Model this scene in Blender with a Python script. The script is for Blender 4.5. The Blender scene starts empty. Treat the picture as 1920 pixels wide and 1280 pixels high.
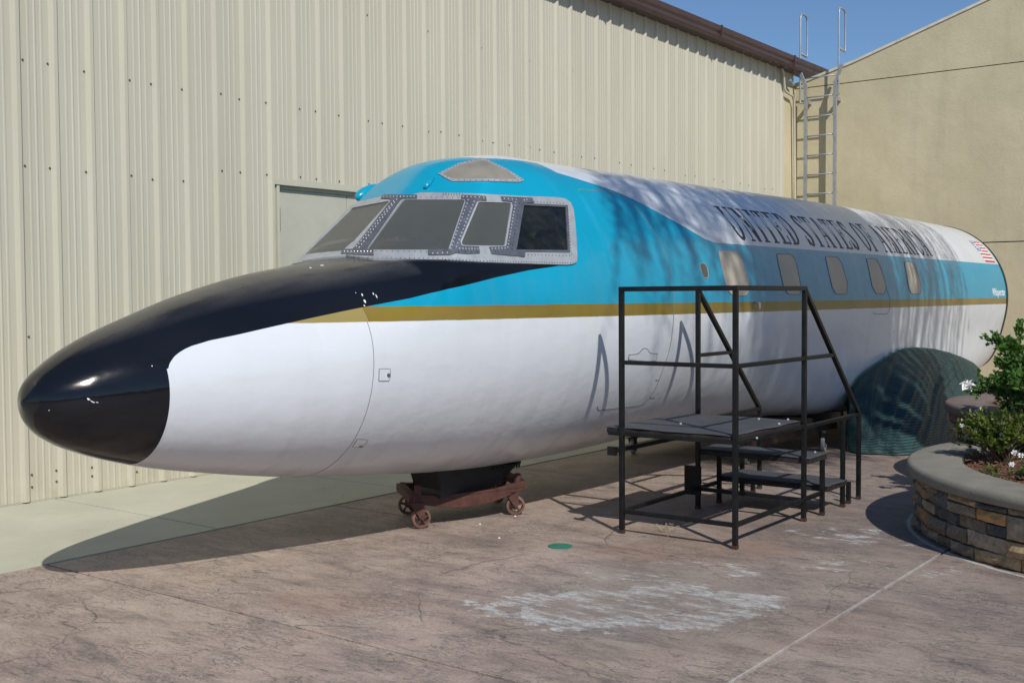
import bpy, bmesh, math, random
import numpy as np
from mathutils import Vector, Matrix, noise as mnoise
from mathutils.geometry import delaunay_2d_cdt
random.seed(7)
scene = bpy.context.scene
C = scene.collection

# ------------------------------------------------------------------ camera
PX, PY = 960.0, 640.0
VP1, VP2 = (2567.0, 548.0), (-1856.0, 573.5)
FOC = math.sqrt(-((VP1[0]-PX)*(VP2[0]-PX)+(VP1[1]-PY)*(VP2[1]-PY)))
def _d(p): return np.array([p[0]-PX, -(p[1]-PY), -FOC])
_X = _d(VP1); _X = _X/np.linalg.norm(_X)
_Y = _d(VP2); _Y = _Y-_X*_X.dot(_Y); _Y = _Y/np.linalg.norm(_Y)
_Z = np.cross(_X, _Y)
MW = np.array([_X, _Y, _Z])
CAMH = 1.53
EYE = np.array([0, 0, CAMH])
cam_d = bpy.data.cameras.new('camera'); cam = bpy.data.objects.new('camera', cam_d); C.objects.link(cam)
cam.matrix_world = Matrix([list(MW[i])+[float(EYE[i])] for i in range(3)]+[[0, 0, 0, 1]])
cam_d.sensor_width = 36.0; cam_d.lens = FOC*36.0/1920.0
cam_d.clip_start = 0.05; cam_d.clip_end = 2000
scene.camera = cam

# ------------------------------------------------------------------ light
SUN_AZ, SUN_EL = math.radians(55.0), math.radians(42.8)   # direction the light travels
SUN = Vector((math.cos(SUN_AZ)*math.cos(SUN_EL), math.sin(SUN_AZ)*math.cos(SUN_EL), -math.sin(SUN_EL)))
world = bpy.data.worlds.new("World"); scene.world = world; world.use_nodes = True
wn = world.node_tree; wn.nodes.clear()
wo = wn.nodes.new('ShaderNodeOutputWorld'); wb = wn.nodes.new('ShaderNodeBackground')
sky = wn.nodes.new('ShaderNodeTexSky'); sky.sky_type = 'NISHITA'; sky.sun_disc = False
sky.sun_elevation = SUN_EL; sky.sun_rotation = math.atan2(-SUN.x, -SUN.y)
sky.air_density = 1.0; sky.dust_density = 0.0; sky.ozone_density = 7.0; sky.altitude = 100
wb.inputs['Strength'].default_value = 0.092
wn.links.new(sky.outputs[0], wb.inputs[0]); wn.links.new(wb.outputs[0], wo.inputs[0])
sd = bpy.data.lights.new('sun', 'SUN'); sun = bpy.data.objects.new('sun', sd); C.objects.link(sun)
sd.energy = 3.8; sd.angle = math.radians(0.53); sd.color = (1.0, 0.955, 0.88)
sun.rotation_euler = SUN.to_track_quat('-Z', 'Y').to_euler(); sun.location = (-6, -9, 12)
scene.view_settings.view_transform = 'Standard'; scene.view_settings.look = 'None'
scene.view_settings.gamma = 1; scene.view_settings.exposure = 0.0
scene.view_settings.use_curve_mapping = False

# ------------------------------------------------------------------ helpers
def ray(p):
    r = MW @ _d(p); return r/np.linalg.norm(r)
def on_y(p, y):
    r = ray(p); return EYE+r*(y/r[1])
def on_x(p, x):
    r = ray(p); return EYE+r*(x/r[0])
def on_z(p, z=0.0):
    r = ray(p); return EYE+r*((z-CAMH)/r[2])

def to_px(P):
    c = (np.asarray(P)-EYE) @ MW; return (PX+FOC*c[0]/-c[2], PY-FOC*c[1]/-c[2])

class N:
    """small node tree writer"""
    def __init__(s, name):
        s.m = bpy.data.materials.new(name); s.m.use_nodes = True; s.t = s.m.node_tree
        s.b = s.t.nodes['Principled BSDF']; s.l = s.t.links
        s.geo = s.t.nodes.new('ShaderNodeNewGeometry')
    def nd(s, t, **k):
        n = s.t.nodes.new(t)
        for a, v in k.items(): setattr(n, a, v)
        return n
    def put(s, sock, v):
        if hasattr(v, 'is_output'): s.l.new(v, sock)
        elif isinstance(v, (tuple, list)) and len(v) == 3 and sock.type == 'RGBA': sock.default_value = (*v, 1)
        else: sock.default_value = v
    def math(s, op, a, b=0.0, c=None):
        n = s.nd('ShaderNodeMath', operation=op); s.put(n.inputs[0], a); s.put(n.inputs[1], b)
        if c is not None: s.put(n.inputs[2], c)
        return n.outputs[0]
    def pos(s, scale=(1, 1, 1), loc=(0, 0, 0), rot=(0, 0, 0)):
        n = s.nd('ShaderNodeMapping'); s.l.new(s.geo.outputs['Position'], n.inputs[0])
        n.inputs['Scale'].default_value = scale; n.inputs['Location'].default_value = loc; n.inputs['Rotation'].default_value = rot
        return n.outputs[0]
    def xyz(s):
        n = s.nd('ShaderNodeSeparateXYZ'); s.l.new(s.geo.outputs['Position'], n.inputs[0]); return n.outputs
    def noise(s, vec, scale, detail=4, rough=0.55, dist=0.0):
        n = s.nd('ShaderNodeTexNoise'); s.l.new(vec, n.inputs['Vector'])
        n.inputs['Scale'].default_value = scale; n.inputs['Detail'].default_value = detail
        n.inputs['Roughness'].default_value = rough; n.inputs['Distortion'].default_value = dist
        return n.outputs[0]
    def ramp(s, f, stops, interp='LINEAR'):
        n = s.nd('ShaderNodeValToRGB'); n.color_ramp.interpolation = interp
        e = n.color_ramp.elements
        while len(e) < len(stops): e.new(0.5)
        for el, (p, c) in zip(e, stops):
            el.position = p; el.color = (*c, 1) if isinstance(c, (tuple, list)) else (c, c, c, 1)
        s.l.new(f, n.inputs[0]); return n.outputs[0]
    def mix(s, f, a, b, mode='MIX'):
        n = s.nd('ShaderNodeMix', data_type='RGBA', blend_type=mode)
        s.put(n.inputs['Factor'], f); s.put(n.inputs['A'], a); s.put(n.inputs['B'], b)
        return n.outputs['Result']
    def bump(s, h, strength=0.3, dist=0.01, prev=None):
        n = s.nd('ShaderNodeBump'); s.put(n.inputs['Height'], h)
        n.inputs['Strength'].default_value = strength; n.inputs['Distance'].default_value = dist
        if prev is not None: s.l.new(prev, n.inputs['Normal'])
        return n.outputs[0]
    def set(s, **k):
        for a, v in k.items():
            s.put(s.b.inputs[a.replace('_', ' ')], v)
        return s.m

def simple(name, col, rough=0.6, metal=0.0, var=0.15, scale=6.0, bump=0.0, bscale=60.0, coat=0.0, spec=0.5, stretch=(1, 1, 1)):
    n = N(name); v = n.pos(scale=stretch)
    f = n.noise(v, scale, 5, 0.6)
    lo = tuple(c*(1-var) for c in col); hi = tuple(min(1, c*(1+var)) for c in col)
    n.set(Base_Color=n.ramp(f, [(0.3, lo), (0.7, hi)]), Roughness=rough, Metallic=metal)
    n.b.inputs['Specular IOR Level'].default_value = spec
    n.b.inputs['Coat Weight'].default_value = coat; n.b.inputs['Coat Roughness'].default_value = 0.05
    if bump > 0: n.set(Normal=n.bump(n.noise(v, bscale, 4), bump, 0.004))
    return n.m

def meshobj(name, verts, faces, mat, parent=None, smooth=False, base=None, kind=None):
    me = bpy.data.meshes.new(name)
    me.from_pydata([tuple(map(float, v)) for v in verts], [], faces); me.update()
    if mat: me.materials.append(mat)
    if smooth: me.polygons.foreach_set('use_smooth', [True]*len(me.polygons))
    return link(name, me, parent, kind)
def link(name, me, parent=None, kind=None):
    o = bpy.data.objects.new(name, me); C.objects.link(o)
    if parent is not None:
        root = parent
        off = Vector((0, 0, 0))
        while root is not None:
            off += root.location; root = root.parent
        o.parent = parent; o.location = -off       # mesh data stay in world coordinates
    if kind: o['kind'] = kind
    return o
def thing(name, loc, label, cat, group=None, kind=None):
    o = bpy.data.objects.new(name, None); C.objects.link(o); o.location = loc; o.empty_display_size = 0.2
    return tag(o, label, cat, group, kind)
def tag(o, label=None, cat=None, group=None, kind=None):
    if label: o['label'] = label
    if cat: o['category'] = cat
    if group: o['group'] = group
    if kind: o['kind'] = kind
    return o

class MB:
    """collects simple solids into one mesh"""
    def __init__(s): s.v = []; s.f = []
    def add(s, v, f):
        k = len(s.v); s.v += [tuple(map(float, p)) for p in v]; s.f += [tuple(i+k for i in q) for q in f]; return s
    def box(s, a, b):
        x0, y0, z0 = a; x1, y1, z1 = b
        return s.add([(x0, y0, z0), (x1, y0, z0), (x1, y1, z0), (x0, y1, z0), (x0, y0, z1), (x1, y0, z1), (x1, y1, z1), (x0, y1, z1)],
                     [(0, 3, 2, 1), (4, 5, 6, 7), (0, 1, 5, 4), (1, 2, 6, 5), (2, 3, 7, 6), (3, 0, 4, 7)])
    def bar(s, p, q, w, h=None, up=(0, 0, 1)):
        """square bar between two points, w across, h along up"""
        h = h or w; p = Vector(p); q = Vector(q); d = (q-p).normalized(); u = Vector(up)
        if abs(d.dot(u)) > 0.99: u = Vector((0, 1, 0))
        r = d.cross(u).normalized(); u = r.cross(d).normalized()
        vs = []
        for c in (p, q):
            for a, b in ((-1, -1), (1, -1), (1, 1), (-1, 1)): vs.append(c+r*(a*w/2)+u*(b*h/2))
        return s.add(vs, [(0, 3, 2, 1), (4, 5, 6, 7), (0, 1, 5, 4), (1, 2, 6, 5), (2, 3, 7, 6), (3, 0, 4, 7)])
    def tube(s, pts, r, n=8, caps=True):
        pts = [Vector(p) for p in pts]; rs = r if isinstance(r, (list, tuple)) else [r]*len(pts)
        d0 = (pts[1]-pts[0]).normalized(); u = Vector((0, 0, 1)) if abs(d0.z) < 0.9 else Vector((1, 0, 0))
        vs = []
        for i, p in enumerate(pts):
            a = pts[max(0, i-1)]; b = pts[min(len(pts)-1, i+1)]; d = (b-a).normalized()
            r1 = d.cross(u)
            r1 = r1.normalized(); u = r1.cross(d).normalized()
            for k in range(n):
                t = 2*math.pi*k/n; vs.append(p+(r1*math.cos(t)+u*math.sin(t))*rs[i])
        fs = [(i*n+k, i*n+(k+1) % n, (i+1)*n+(k+1) % n, (i+1)*n+k) for i in range(len(pts)-1) for k in range(n)]
        if caps: fs += [tuple(range(n-1, -1, -1)), tuple((len(pts)-1)*n+k for k in range(n))]
        return s.add(vs, fs)
    def lathe(s, c, ax, prof, n=20, caps=True):
        """profile [(along, radius)] spun round axis ax through c"""
        c = Vector(c); ax = Vector(ax).normalized(); u = Vector((0, 0, 1)) if abs(ax.z) < 0.9 else Vector((1, 0, 0))
        r1 = ax.cross(u).normalized(); u = r1.cross(ax).normalized(); vs = []
        for a, r in prof:
            for k in range(n):
                t = 2*math.pi*k/n; vs.append(c+ax*a+(r1*math.cos(t)+u*math.sin(t))*r)
        m = len(prof)
        fs = [(i*n+k, i*n+(k+1) % n, (i+1)*n+(k+1) % n, (i+1)*n+k) for i in range(m-1) for k in range(n)]
        if caps: fs += [tuple(range(n-1, -1, -1)), tuple((m-1)*n+k for k in range(n))]
        else: fs += [((m-1)*n+k, (m-1)*n+(k+1) % n, (k+1) % n, k) for k in range(n)]
        return s.add(vs, fs)
    def build(s, name, mat, parent=None, smooth=False, kind=None):
        return meshobj(name, s.v, s.f, mat, parent, smooth, kind=kind)
def bevel(o, w=0.004, seg=2, limit=35):
    m = o.modifiers.new('bevel', 'BEVEL'); m.width = w; m.segments = seg; m.limit_method = 'ANGLE'; m.angle_limit = math.radians(limit)
    return o

# ------------------------------------------------------------------ hull shape
YA = 5.11
def pchip(xk, yk, x):
    xk = np.array(xk, float); yk = np.array(yk, float); x = np.asarray(x, float)
    h = np.diff(xk); d = np.diff(yk)/h; m = np.zeros_like(yk)
    for i in range(1, len(xk)-1):
        if d[i-1]*d[i] > 0:
            w1 = 2*h[i]+h[i-1]; w2 = h[i]+2*h[i-1]; m[i] = (w1+w2)/(w1/d[i-1]+w2/d[i])
    m[0] = d[0]; m[-1] = d[-1]
    i = np.clip(np.searchsorted(xk, x)-1, 0, len(xk)-2); t = np.clip((x-xk[i])/h[i], 0, 1)
    return (yk[i]*(2*t**3-3*t**2+1)+h[i]*m[i]*(t**3-2*t**2+t)+yk[i+1]*(-2*t**3+3*t**2)+h[i]*m[i+1]*(t**3-t**2))
KX = [2.885, 2.93, 3.02, 3.18, 3.44, 3.9, 4.55, 5.2, 6.0, 6.7, 7.4, 9, 12, 17.0]
KW = [0.010, .115, .20, .29, .39, .53, .71, .84, .94, 1.01, 1.06, 1.08, 1.08, 1.03]
KZ = [1.04, 1.042, 1.048, 1.058, 1.07, 1.12, 1.185, 1.26, 1.33, 1.39, 1.44, 1.46, 1.47, 1.478]
KB = [0.010, .118, .205, .292, .389, .540, .712, .856, .996, 1.072, 1.116, 1.10, 1.078, 1.03]
NX = [2.885, 2.93, 3.02, 3.18, 3.44, 3.9, 4.4, 4.75, 5.06, 5.25, 5.65, 6.15, 6.8, 17]
NT = [0.010, .10, .170, .255, .350, .453, .520, .535, .545, .640, .680, .64, .50, .4]
EX = [2.885, 4.2, 5.06, 5.25, 5.65, 6.4, 17]
EN = [2.0, 2.0, 2.7, 3.0, 3.1, 3.0, 3.0]
DX = [4.8, 5.2, 5.5, 5.65, 5.8, 6.0, 6.35, 6.7, 7.4, 9, 12, 17]
DT = [0.50, .76, .945, 1.052, 1.112, 1.156, 1.177, 1.152, 1.110, 1.099, 1.113, 1.06]
FX = [4.8, 5.5, 6.0, 6.6, 7.4, 17]
FN = [2.8, 2.8, 2.5, 2.2, 2.0, 2.0]
def plane(a, b, c):
    a, b, c = map(np.array, (a, b, c)); n = np.cross(b-a, c-a); n = n/np.linalg.norm(n)
    if n.dot(a-np.array([7, YA, 1.2])) < 0: n = -n
    return n, n.dot(a)
PA = plane((5.070, YA, 1.785), (5.495, YA, 2.160), (5.250, 4.42, 1.780))
PB = plane((5.250, 4.42, 1.780), (5.620, 4.53, 2.150), (5.677, 4.32, 1.775))
def mir(pl): return (np.array([pl[0][0], -pl[0][1], pl[0][2]]), pl[1]-2*YA*pl[0][1])
PLANES = [PA, mir(PA), PB, mir(PB)]
def radius(x, ph):
    """distance from the hull axis; ph = 0 towards the patio, pi/2 up"""
    x = np.asarray(x, float); ph = np.asarray(ph, float)
    x, ph = np.broadcast_arrays(x, ph)
    c = np.abs(np.cos(ph))+1e-9; s = np.abs(np.sin(ph))+1e-9
    w = pchip(KX, KW, x); zc = pchip(KX, KZ, x); hb = pchip(KX, KB, x)
    low = 1/np.sqrt((c/w)**2+(s/hb)**2)
    # wing root fairing on the lower sides
    A = 0.33*np.exp(-((x-13.6)/3.7)**4)
    ang = np.arctan2(np.sin(ph), np.abs(np.cos(ph)))
    low = low+A*np.exp(-((ang+0.92)/0.37)**2)
    nt = pchip(NX, NT, x); n = pchip(EX, EN, x)
    nose = 1/((c/w)**n+(s/nt)**n)**(1/n)
    dt = pchip(DX, DT, np.maximum(x, 4.8))
    nd_ = pchip(FX, FN, np.maximum(x, 4.8))
    dome = 1/((c/w)**nd_+(s/dt)**nd_)**(1/nd_)
    dy = -np.cos(ph); dz = np.sin(ph); can = dome.copy()
    for nn, dd in PLANES:
        den = nn[1]*dy+nn[2]*dz
        r = np.where(den > 1e-4, (dd-nn[0]*x-nn[1]*YA-nn[2]*zc)/np.where(den > 1e-4, den, 1), 9.0)
        r = np.where(x < 6.6, np.maximum(r, 0.0), 9.0); k_ = .022
        can = -k_*np.logaddexp(-can/k_, -r/k_)
    up = np.maximum(nose, np.where(x > 4.8, can, 0))
    return np.where(np.sin(ph) >= 0, up, low)
def hull_pt(x, ph):
    r = radius(x, ph); zc = pchip(KX, KZ, x)
    return np.stack(np.broadcast_arrays(np.asarray(x, float), YA-r*np.cos(ph), zc+r*np.sin(ph)), -1)
def inside(P):
    x = P[..., 0]; dy = P[..., 1]-YA; dz = P[..., 2]-pchip(KX, KZ, np.clip(x, 2.885, 17))
    ok = (x > 2.885) & (x < 17)
    return ok & (np.hypot(dy, dz) < radius(np.clip(x, 2.886, 17), np.arctan2(dz, -dy)))
def hull_hit(pts):
    """photo pixels -> points on the hull (None where the ray misses)"""
    R = np.array([ray(p) for p in pts])
    ts = np.linspace(3.2, 19, 900)
    lo = np.full(len(R), -1.0)
    P = EYE+R[:, None, :]*ts[None, :, None]
    ins = inside(P); k = ins.argmax(1); has = ins.any(1)
    a = ts[np.maximum(k-1, 0)]; b = ts[k]
    for _ in range(22):
        m = (a+b)/2; q = inside(EYE+R*m[:, None]); b = np.where(q, m, b); a = np.where(q, a, m)
    out = EYE+R*b[:, None]
    # rays that just miss: closest approach to the axis
    for i in np.where(~has)[0]:
        best = None
        for t in ts:
            p = EYE+R[i]*t
            if not 2.9 < p[0] < 17: continue
            dz = p[2]-float(pchip(KX, KZ, p[0])); g = math.hypot(p[1]-YA, dz)-float(radius(p[0], math.atan2(dz, -(p[1]-YA))))
            if best is None or g < best[0]: best = (g, p)
        p = best[1]; zc = float(pchip(KX, KZ, p[0])); ph = math.atan2(p[2]-zc, -(p[1]-YA)); out[i] = hull_pt(p[0], ph)
    return out
def hull_ph(P):
    zc = pchip(KX, KZ, P[..., 0]); return np.arctan2(P[..., 2]-zc, YA-P[..., 1])
def hull_nrm(P):
    x = P[..., 0]; ph = hull_ph(P); e = 0.012
    dx = hull_pt(np.minimum(x+e, 17), ph)-hull_pt(np.maximum(x-e, 2.886), ph); dp = hull_pt(x, ph+e)-hull_pt(x, ph-e)
    n = np.cross(dp, dx); n = n/np.maximum(np.linalg.norm(n, axis=-1, keepdims=True), 1e-9)
    c = np.stack([x*0, P[..., 1]-YA, P[..., 2]-pchip(KX, KZ, x)], -1)
    return n*np.sign((n*c).sum(-1, keepdims=True))
def dens(poly, step, closed=True):
    out = []; n = len(poly)
    for i in range(n if closed else n-1):
        a = np.array(poly[i], float); b = np.array(poly[(i+1) % n], float); k = max(1, int(np.linalg.norm(b-a)/step))
        for j in range(k): out.append(tuple(a+(b-a)*j/k))
    if not closed: out.append(tuple(poly[-1]))
    return out
def rounded(poly, r, n=4):
    """round the corners of a closed polygon; r a number or list"""
    out = []; m = len(poly); rs = r if isinstance(r, (list, tuple)) else [r]*m
    for i in range(m):
        p = np.array(poly[i], float); a = np.array(poly[i-1], float); b = np.array(poly[(i+1) % m], float)
        if rs[i] <= 0: out.append(tuple(p)); continue
        la = np.linalg.norm(a-p); lb = np.linalg.norm(b-p); k = min(rs[i], la*0.45, lb*0.45)
        s = p+(a-p)/la*k; e = p+(b-p)/lb*k
        for j in range(n+1):
            t = j/n; out.append(tuple((1-t)**2*s+2*t*(1-t)*p+t*t*e))
    return out
def pip(p, poly):
    x, y = p; c = False; n = len(poly)
    for i in range(n):
        x1, y1 = poly[i]; x2, y2 = poly[i-1]
        if (y1 > y) != (y2 > y) and x < (x2-x1)*(y-y1)/(y2-y1)+x1: c = not c
    return c
def fill2d(outer, holes=(), step=4.0):
    loops = [dens(outer, step)]+[dens(h, step) for h in holes]
    vs = []; es = []; 
    for lp in loops:
        k = len(vs); vs += lp; es += [(k+i, k+(i+1) % len(lp)) for i in range(len(lp))]
    xs = [p[0] for p in outer]; ys = [p[1] for p in outer]
    gx = min(xs)+step/2
    while gx < max(xs):
        gy = min(ys)+step/2
        while gy < max(ys):
            if pip((gx, gy), loops[0]) and not any(pip((gx, gy), h) for h in loops[1:]): vs.append((gx+random.uniform(-.2, .2)*step, gy+random.uniform(-.2, .2)*step))
            gy += step
        gx += step
    v2, e2, f2, *_ = delaunay_2d_cdt([Vector(p) for p in vs], es, [], 0, 1e-4)
    v2 = [tuple(v) for v in v2]; keep = []
    for f in f2:
        c = (sum(v2[i][0] for i in f)/len(f), sum(v2[i][1] for i in f)/len(f))
        if pip(c, loops[0]) and not any(pip(c, h) for h in loops[1:]): keep.append(tuple(f))
    return v2, keep
def plate(P3, faces, out, thick):
    """turn a surface patch into a plate standing `out` off the hull, with edges `thick` deep"""
    Nn = hull_nrm(P3); T = P3+Nn*out; B = P3+Nn*(out-thick); n = len(P3)
    from collections import Counter
    fs = []; cnt = {}
    for f in faces:
        a, b, c = (T[i] for i in f[:3]); nn = np.cross(b-a, c-a)
        if nn.dot(Nn[f[0]]) < 0: f = tuple(reversed(f))
        fs.append(f)
        for i in range(len(f)): cnt[(f[i], f[(i+1) % len(f)])] = 1
    side = [(b, a, a+n, b+n) for (a, b) in cnt if (b, a) not in cnt]
    return np.concatenate([T, B]), fs+side
def decal(name, outer, mat, parent, holes=(), out=0.004, thick=0.004, step=4.0, mirror=False, both=False, kind=None, snap_left=False):
    v2, f = fill2d(outer, holes, step); P = hull_hit(v2)
    V, F = plate(P, f, out, thick)
    V = [tuple(p) for p in V]
    if mirror or both:
        M = [(x, 2*YA-y, z) for x, y, z in V]; FM = [tuple(reversed(q)) for q in F]
        if both: k = len(V); V = V+M; F = F+[tuple(i+k for i in q) for q in FM]
        else: V, F = M, FM
    return meshobj(name, V, F, mat, parent, kind=kind)
def ribbon(name, pts3, width, mat, parent, out=0.0015, closed=False):
    """thin seam lying on the hull along 3D points"""
    P = np.array(pts3); Nn = hull_nrm(P); n = len(P); V = []; F = []
    for i in range(n):
        a = P[(i-1) % n if closed else max(0, i-1)]; b = P[(i+1) % n if closed else min(n-1, i+1)]
        t = b-a; t = t/max(np.linalg.norm(t), 1e-9); s = np.cross(Nn[i], t); s = s/np.linalg.norm(s)
        V += [P[i]-s*width/2-Nn[i]*0.004, P[i]-s*width/2+Nn[i]*out, P[i]+s*width/2+Nn[i]*out, P[i]+s*width/2-Nn[i]*0.004]
    m = n if closed else n-1
    for i in range(m):
        a = i*4; b = ((i+1) % n)*4
        for k in range(3): F.append((a+k, b+k, b+k+1, a+k+1))
    return meshobj(name, V, F, mat, parent)
def pxline(pts, step=5): return hull_hit(dens(pts, step, False))

# ------------------------------------------------------------------ materials
M = {}
def paint_material():
    n = N('aircraft_paint'); X, Y, Z = n.xyz()
    def curve(px, flip=None):
        H3 = hull_hit(px); return [(float(p[0]), float(p[2])) for p in H3]
    def fcurve(pts, x0, x1):
        node = n.nd('ShaderNodeFloatCurve'); c = node.mapping.curves[0]
        pts = sorted(pts); q = []
        for x, z in pts:
            if not q or x-q[-1][0] > 0.008: q.append((x, z))
        q = [((x-x0)/(x1-x0), (z-0.8)/2.0) for x, z in q]
        q = [(0.0, q[0][1])]+[p for p in q if 0.002 < p[0] < 0.998]+[(1.0, q[-1][1])]
        while len(c.points) < len(q): c.points.new(0.5, 0.5)
        for p, (a, b) in zip(c.points, q): p.location = (a, b); p.handle_type = 'VECTOR'
        node.mapping.update()
        f = n.math('DIVIDE', n.math('SUBTRACT', X, x0), x1-x0); n.l.new(f, node.inputs['Value'])
        return n.math('ADD', n.math('MULTIPLY', node.outputs[0], 2.0), 0.8)
    fb = curve([(316, 691), (318, 681), (321.5, 675.6), (328, 667), (337, 660), (347, 654), (359, 648.5), (394, 638), (445, 627.5), (499, 615), (577, 597.5), (640, 584), (690, 574), (769, 559), (853, 539), (930, 520), (990, 507), (1051, 498), (1076, 495)])
    fw = curve([(1006, 306), (1042, 323), (1072, 332), (1110, 344), (1150, 357.5), (1192, 376), (1250, 407), (1290, 429), (1320, 447), (1340, 455)])
    BX = float(hull_hit([(1062, 497)])[0][0])
    BL = fcurve(fb, 3.40, 6.40); WL = fcurve(fw, 6.0, 8.2)
    fuzz = n.math('MULTIPLY', n.math('SUBTRACT', n.noise(n.pos(), 9, 2), 0.5), 0.006)
    Zf = n.math('ADD', Z, fuzz)
    white = (0.60, 0.63, 0.67); teal = (0.005, 0.35, 0.58); gold = (0.24, 0.185, 0.052); black = (0.006, 0.007, 0.010)
    gt = n.math('GREATER_THAN', Zf, 1.398); tt = n.math('GREATER_THAN', Zf, 1.483)
    big = n.noise(n.pos(scale=(0.6, 1, 1)), 1.3, 5, 0.6)
    wv = n.ramp(big, [(0.3, (0.62, 0.655, 0.695)), (0.7, (0.69, 0.725, 0.765))])
    tv = n.ramp(n.noise(n.pos(), 1.1, 4), [(0.3, (0.003, 0.295, 0.465)), (0.7, (0.005, 0.330, 0.515))])
    gv = n.ramp(n.noise(n.pos(), 2.0, 4), [(0.3, (0.195, 0.138, 0.022)), (0.7, (0.250, 0.180, 0.032))])
    col = n.mix(gt, wv, gv); col = n.mix(tt, col, tv)
    # forward of the nose joint the metallic gold is paler
    pale = n.math('MULTIPLY', n.math('MULTIPLY', gt, n.math('SUBTRACT', 1.0, tt)), n.math('LESS_THAN', X, 4.56))
    col = n.mix(n.math('MULTIPLY', pale, 0.45), col, (0.42, 0.36, 0.16))
    up = n.math('MULTIPLY', n.math('GREATER_THAN', Zf, WL), n.math('GREATER_THAN', X, 6.05))
    col = n.mix(up, col, wv)
    bm = n.math('MAXIMUM', n.math('LESS_THAN', X, 3.44), n.math('MULTIPLY', n.math('GREATER_THAN', Z, BL), n.math('LESS_THAN', X, BX)))
    tip = n.math('MULTIPLY', bm, n.math('LESS_THAN', Z, 1.79)); 
    bcol = n.mix(n.ramp(n.noise(n.pos(scale=(.5, 1, 1)), 2.5, 5), [(0.35, 0.0), (0.75, 1.0)]), black, (0.009, 0.010, 0.014))
    col = n.mix(tip, col, bcol)
    # faded dull black on top of the nose
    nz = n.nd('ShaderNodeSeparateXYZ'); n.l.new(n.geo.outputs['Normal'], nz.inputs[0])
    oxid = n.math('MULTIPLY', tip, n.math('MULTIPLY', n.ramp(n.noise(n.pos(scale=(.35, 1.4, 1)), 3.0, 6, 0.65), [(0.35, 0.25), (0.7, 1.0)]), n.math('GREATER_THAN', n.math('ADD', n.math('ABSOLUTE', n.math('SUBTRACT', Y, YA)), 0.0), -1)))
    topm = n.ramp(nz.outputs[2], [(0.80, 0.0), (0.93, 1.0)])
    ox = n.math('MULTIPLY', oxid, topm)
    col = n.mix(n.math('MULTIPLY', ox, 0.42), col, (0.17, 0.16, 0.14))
    # paint chips
    chips = n.ramp(n.noise(n.pos(scale=(1, 1, 1)), 17, 3, 0.7), [(0.80, 0.0), (0.815, 1.0)])
    col = n.mix(n.math('MULTIPLY', chips, 0.35), col, (0.6, 0.6, 0.6))
    # grime streaks, low on the flanks
    gr = n.ramp(n.noise(n.pos(scale=(3.0, 1, 0.35)), 3.0, 6, 0.65), [(0.50, 0.0), (0.80, 1.0)])
    low = n.ramp(Z, [(0.40, 1.0), (1.0, 0.15)])
    dirt = n.math('MULTIPLY', n.math('MULTIPLY', gr, low), n.math('SUBTRACT', 1.0, bm))
    col = n.mix(n.math('MULTIPLY', dirt, 0.42), col, (0.30, 0.27, 0.23))
    rough = n.math('ADD', n.math('MULTIPLY', n.noise(n.pos(), 4, 4), 0.10), 0.20)
    rough = n.math('MULTIPLY', rough, n.math('SUBTRACT', 1.0, n.math('MULTIPLY', tip, 0.50)))
    rough = n.math('ADD', rough, n.math('MULTIPLY', ox, 0.30))
    # shallow dents and frame ripples in the skin
    d0 = n.noise(n.pos(scale=(1.0, 1, 1.6)), 3.2, 3, 0.5)
    d1 = n.math('ADD', d0, n.math('MULTIPLY', n.noise(n.pos(scale=(1, 1, 1.8)), 8, 3, 0.5), n.math('MULTIPLY', n.ramp(Z, [(0.55, 1.0), (1.0, 0.0)]), 0.35)))
    wav = n.nd('ShaderNodeTexNoise'); n.l.new(n.pos(scale=(3.2, 0.6, 0.6)), wav.inputs['Vector']); wav.inputs['Scale'].default_value = 1.0; wav.inputs['Detail'].default_value = 1.5
    b = n.bump(d1, 0.22, 0.03); b = n.bump(wav.outputs[0], 0.28, 0.04, b)
    fine = n.bump(n.noise(n.pos(), 120, 2), 0.03, 0.002, b)
    n.set(Base_Color=col, Roughness=rough, Normal=fine)
    n.b.inputs['Specular IOR Level'].default_value = 0.40
    n.b.inputs['Coat Weight'].default_value = 0.12; n.b.inputs['Coat Roughness'].default_value = 0.12
    return n.m
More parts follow.
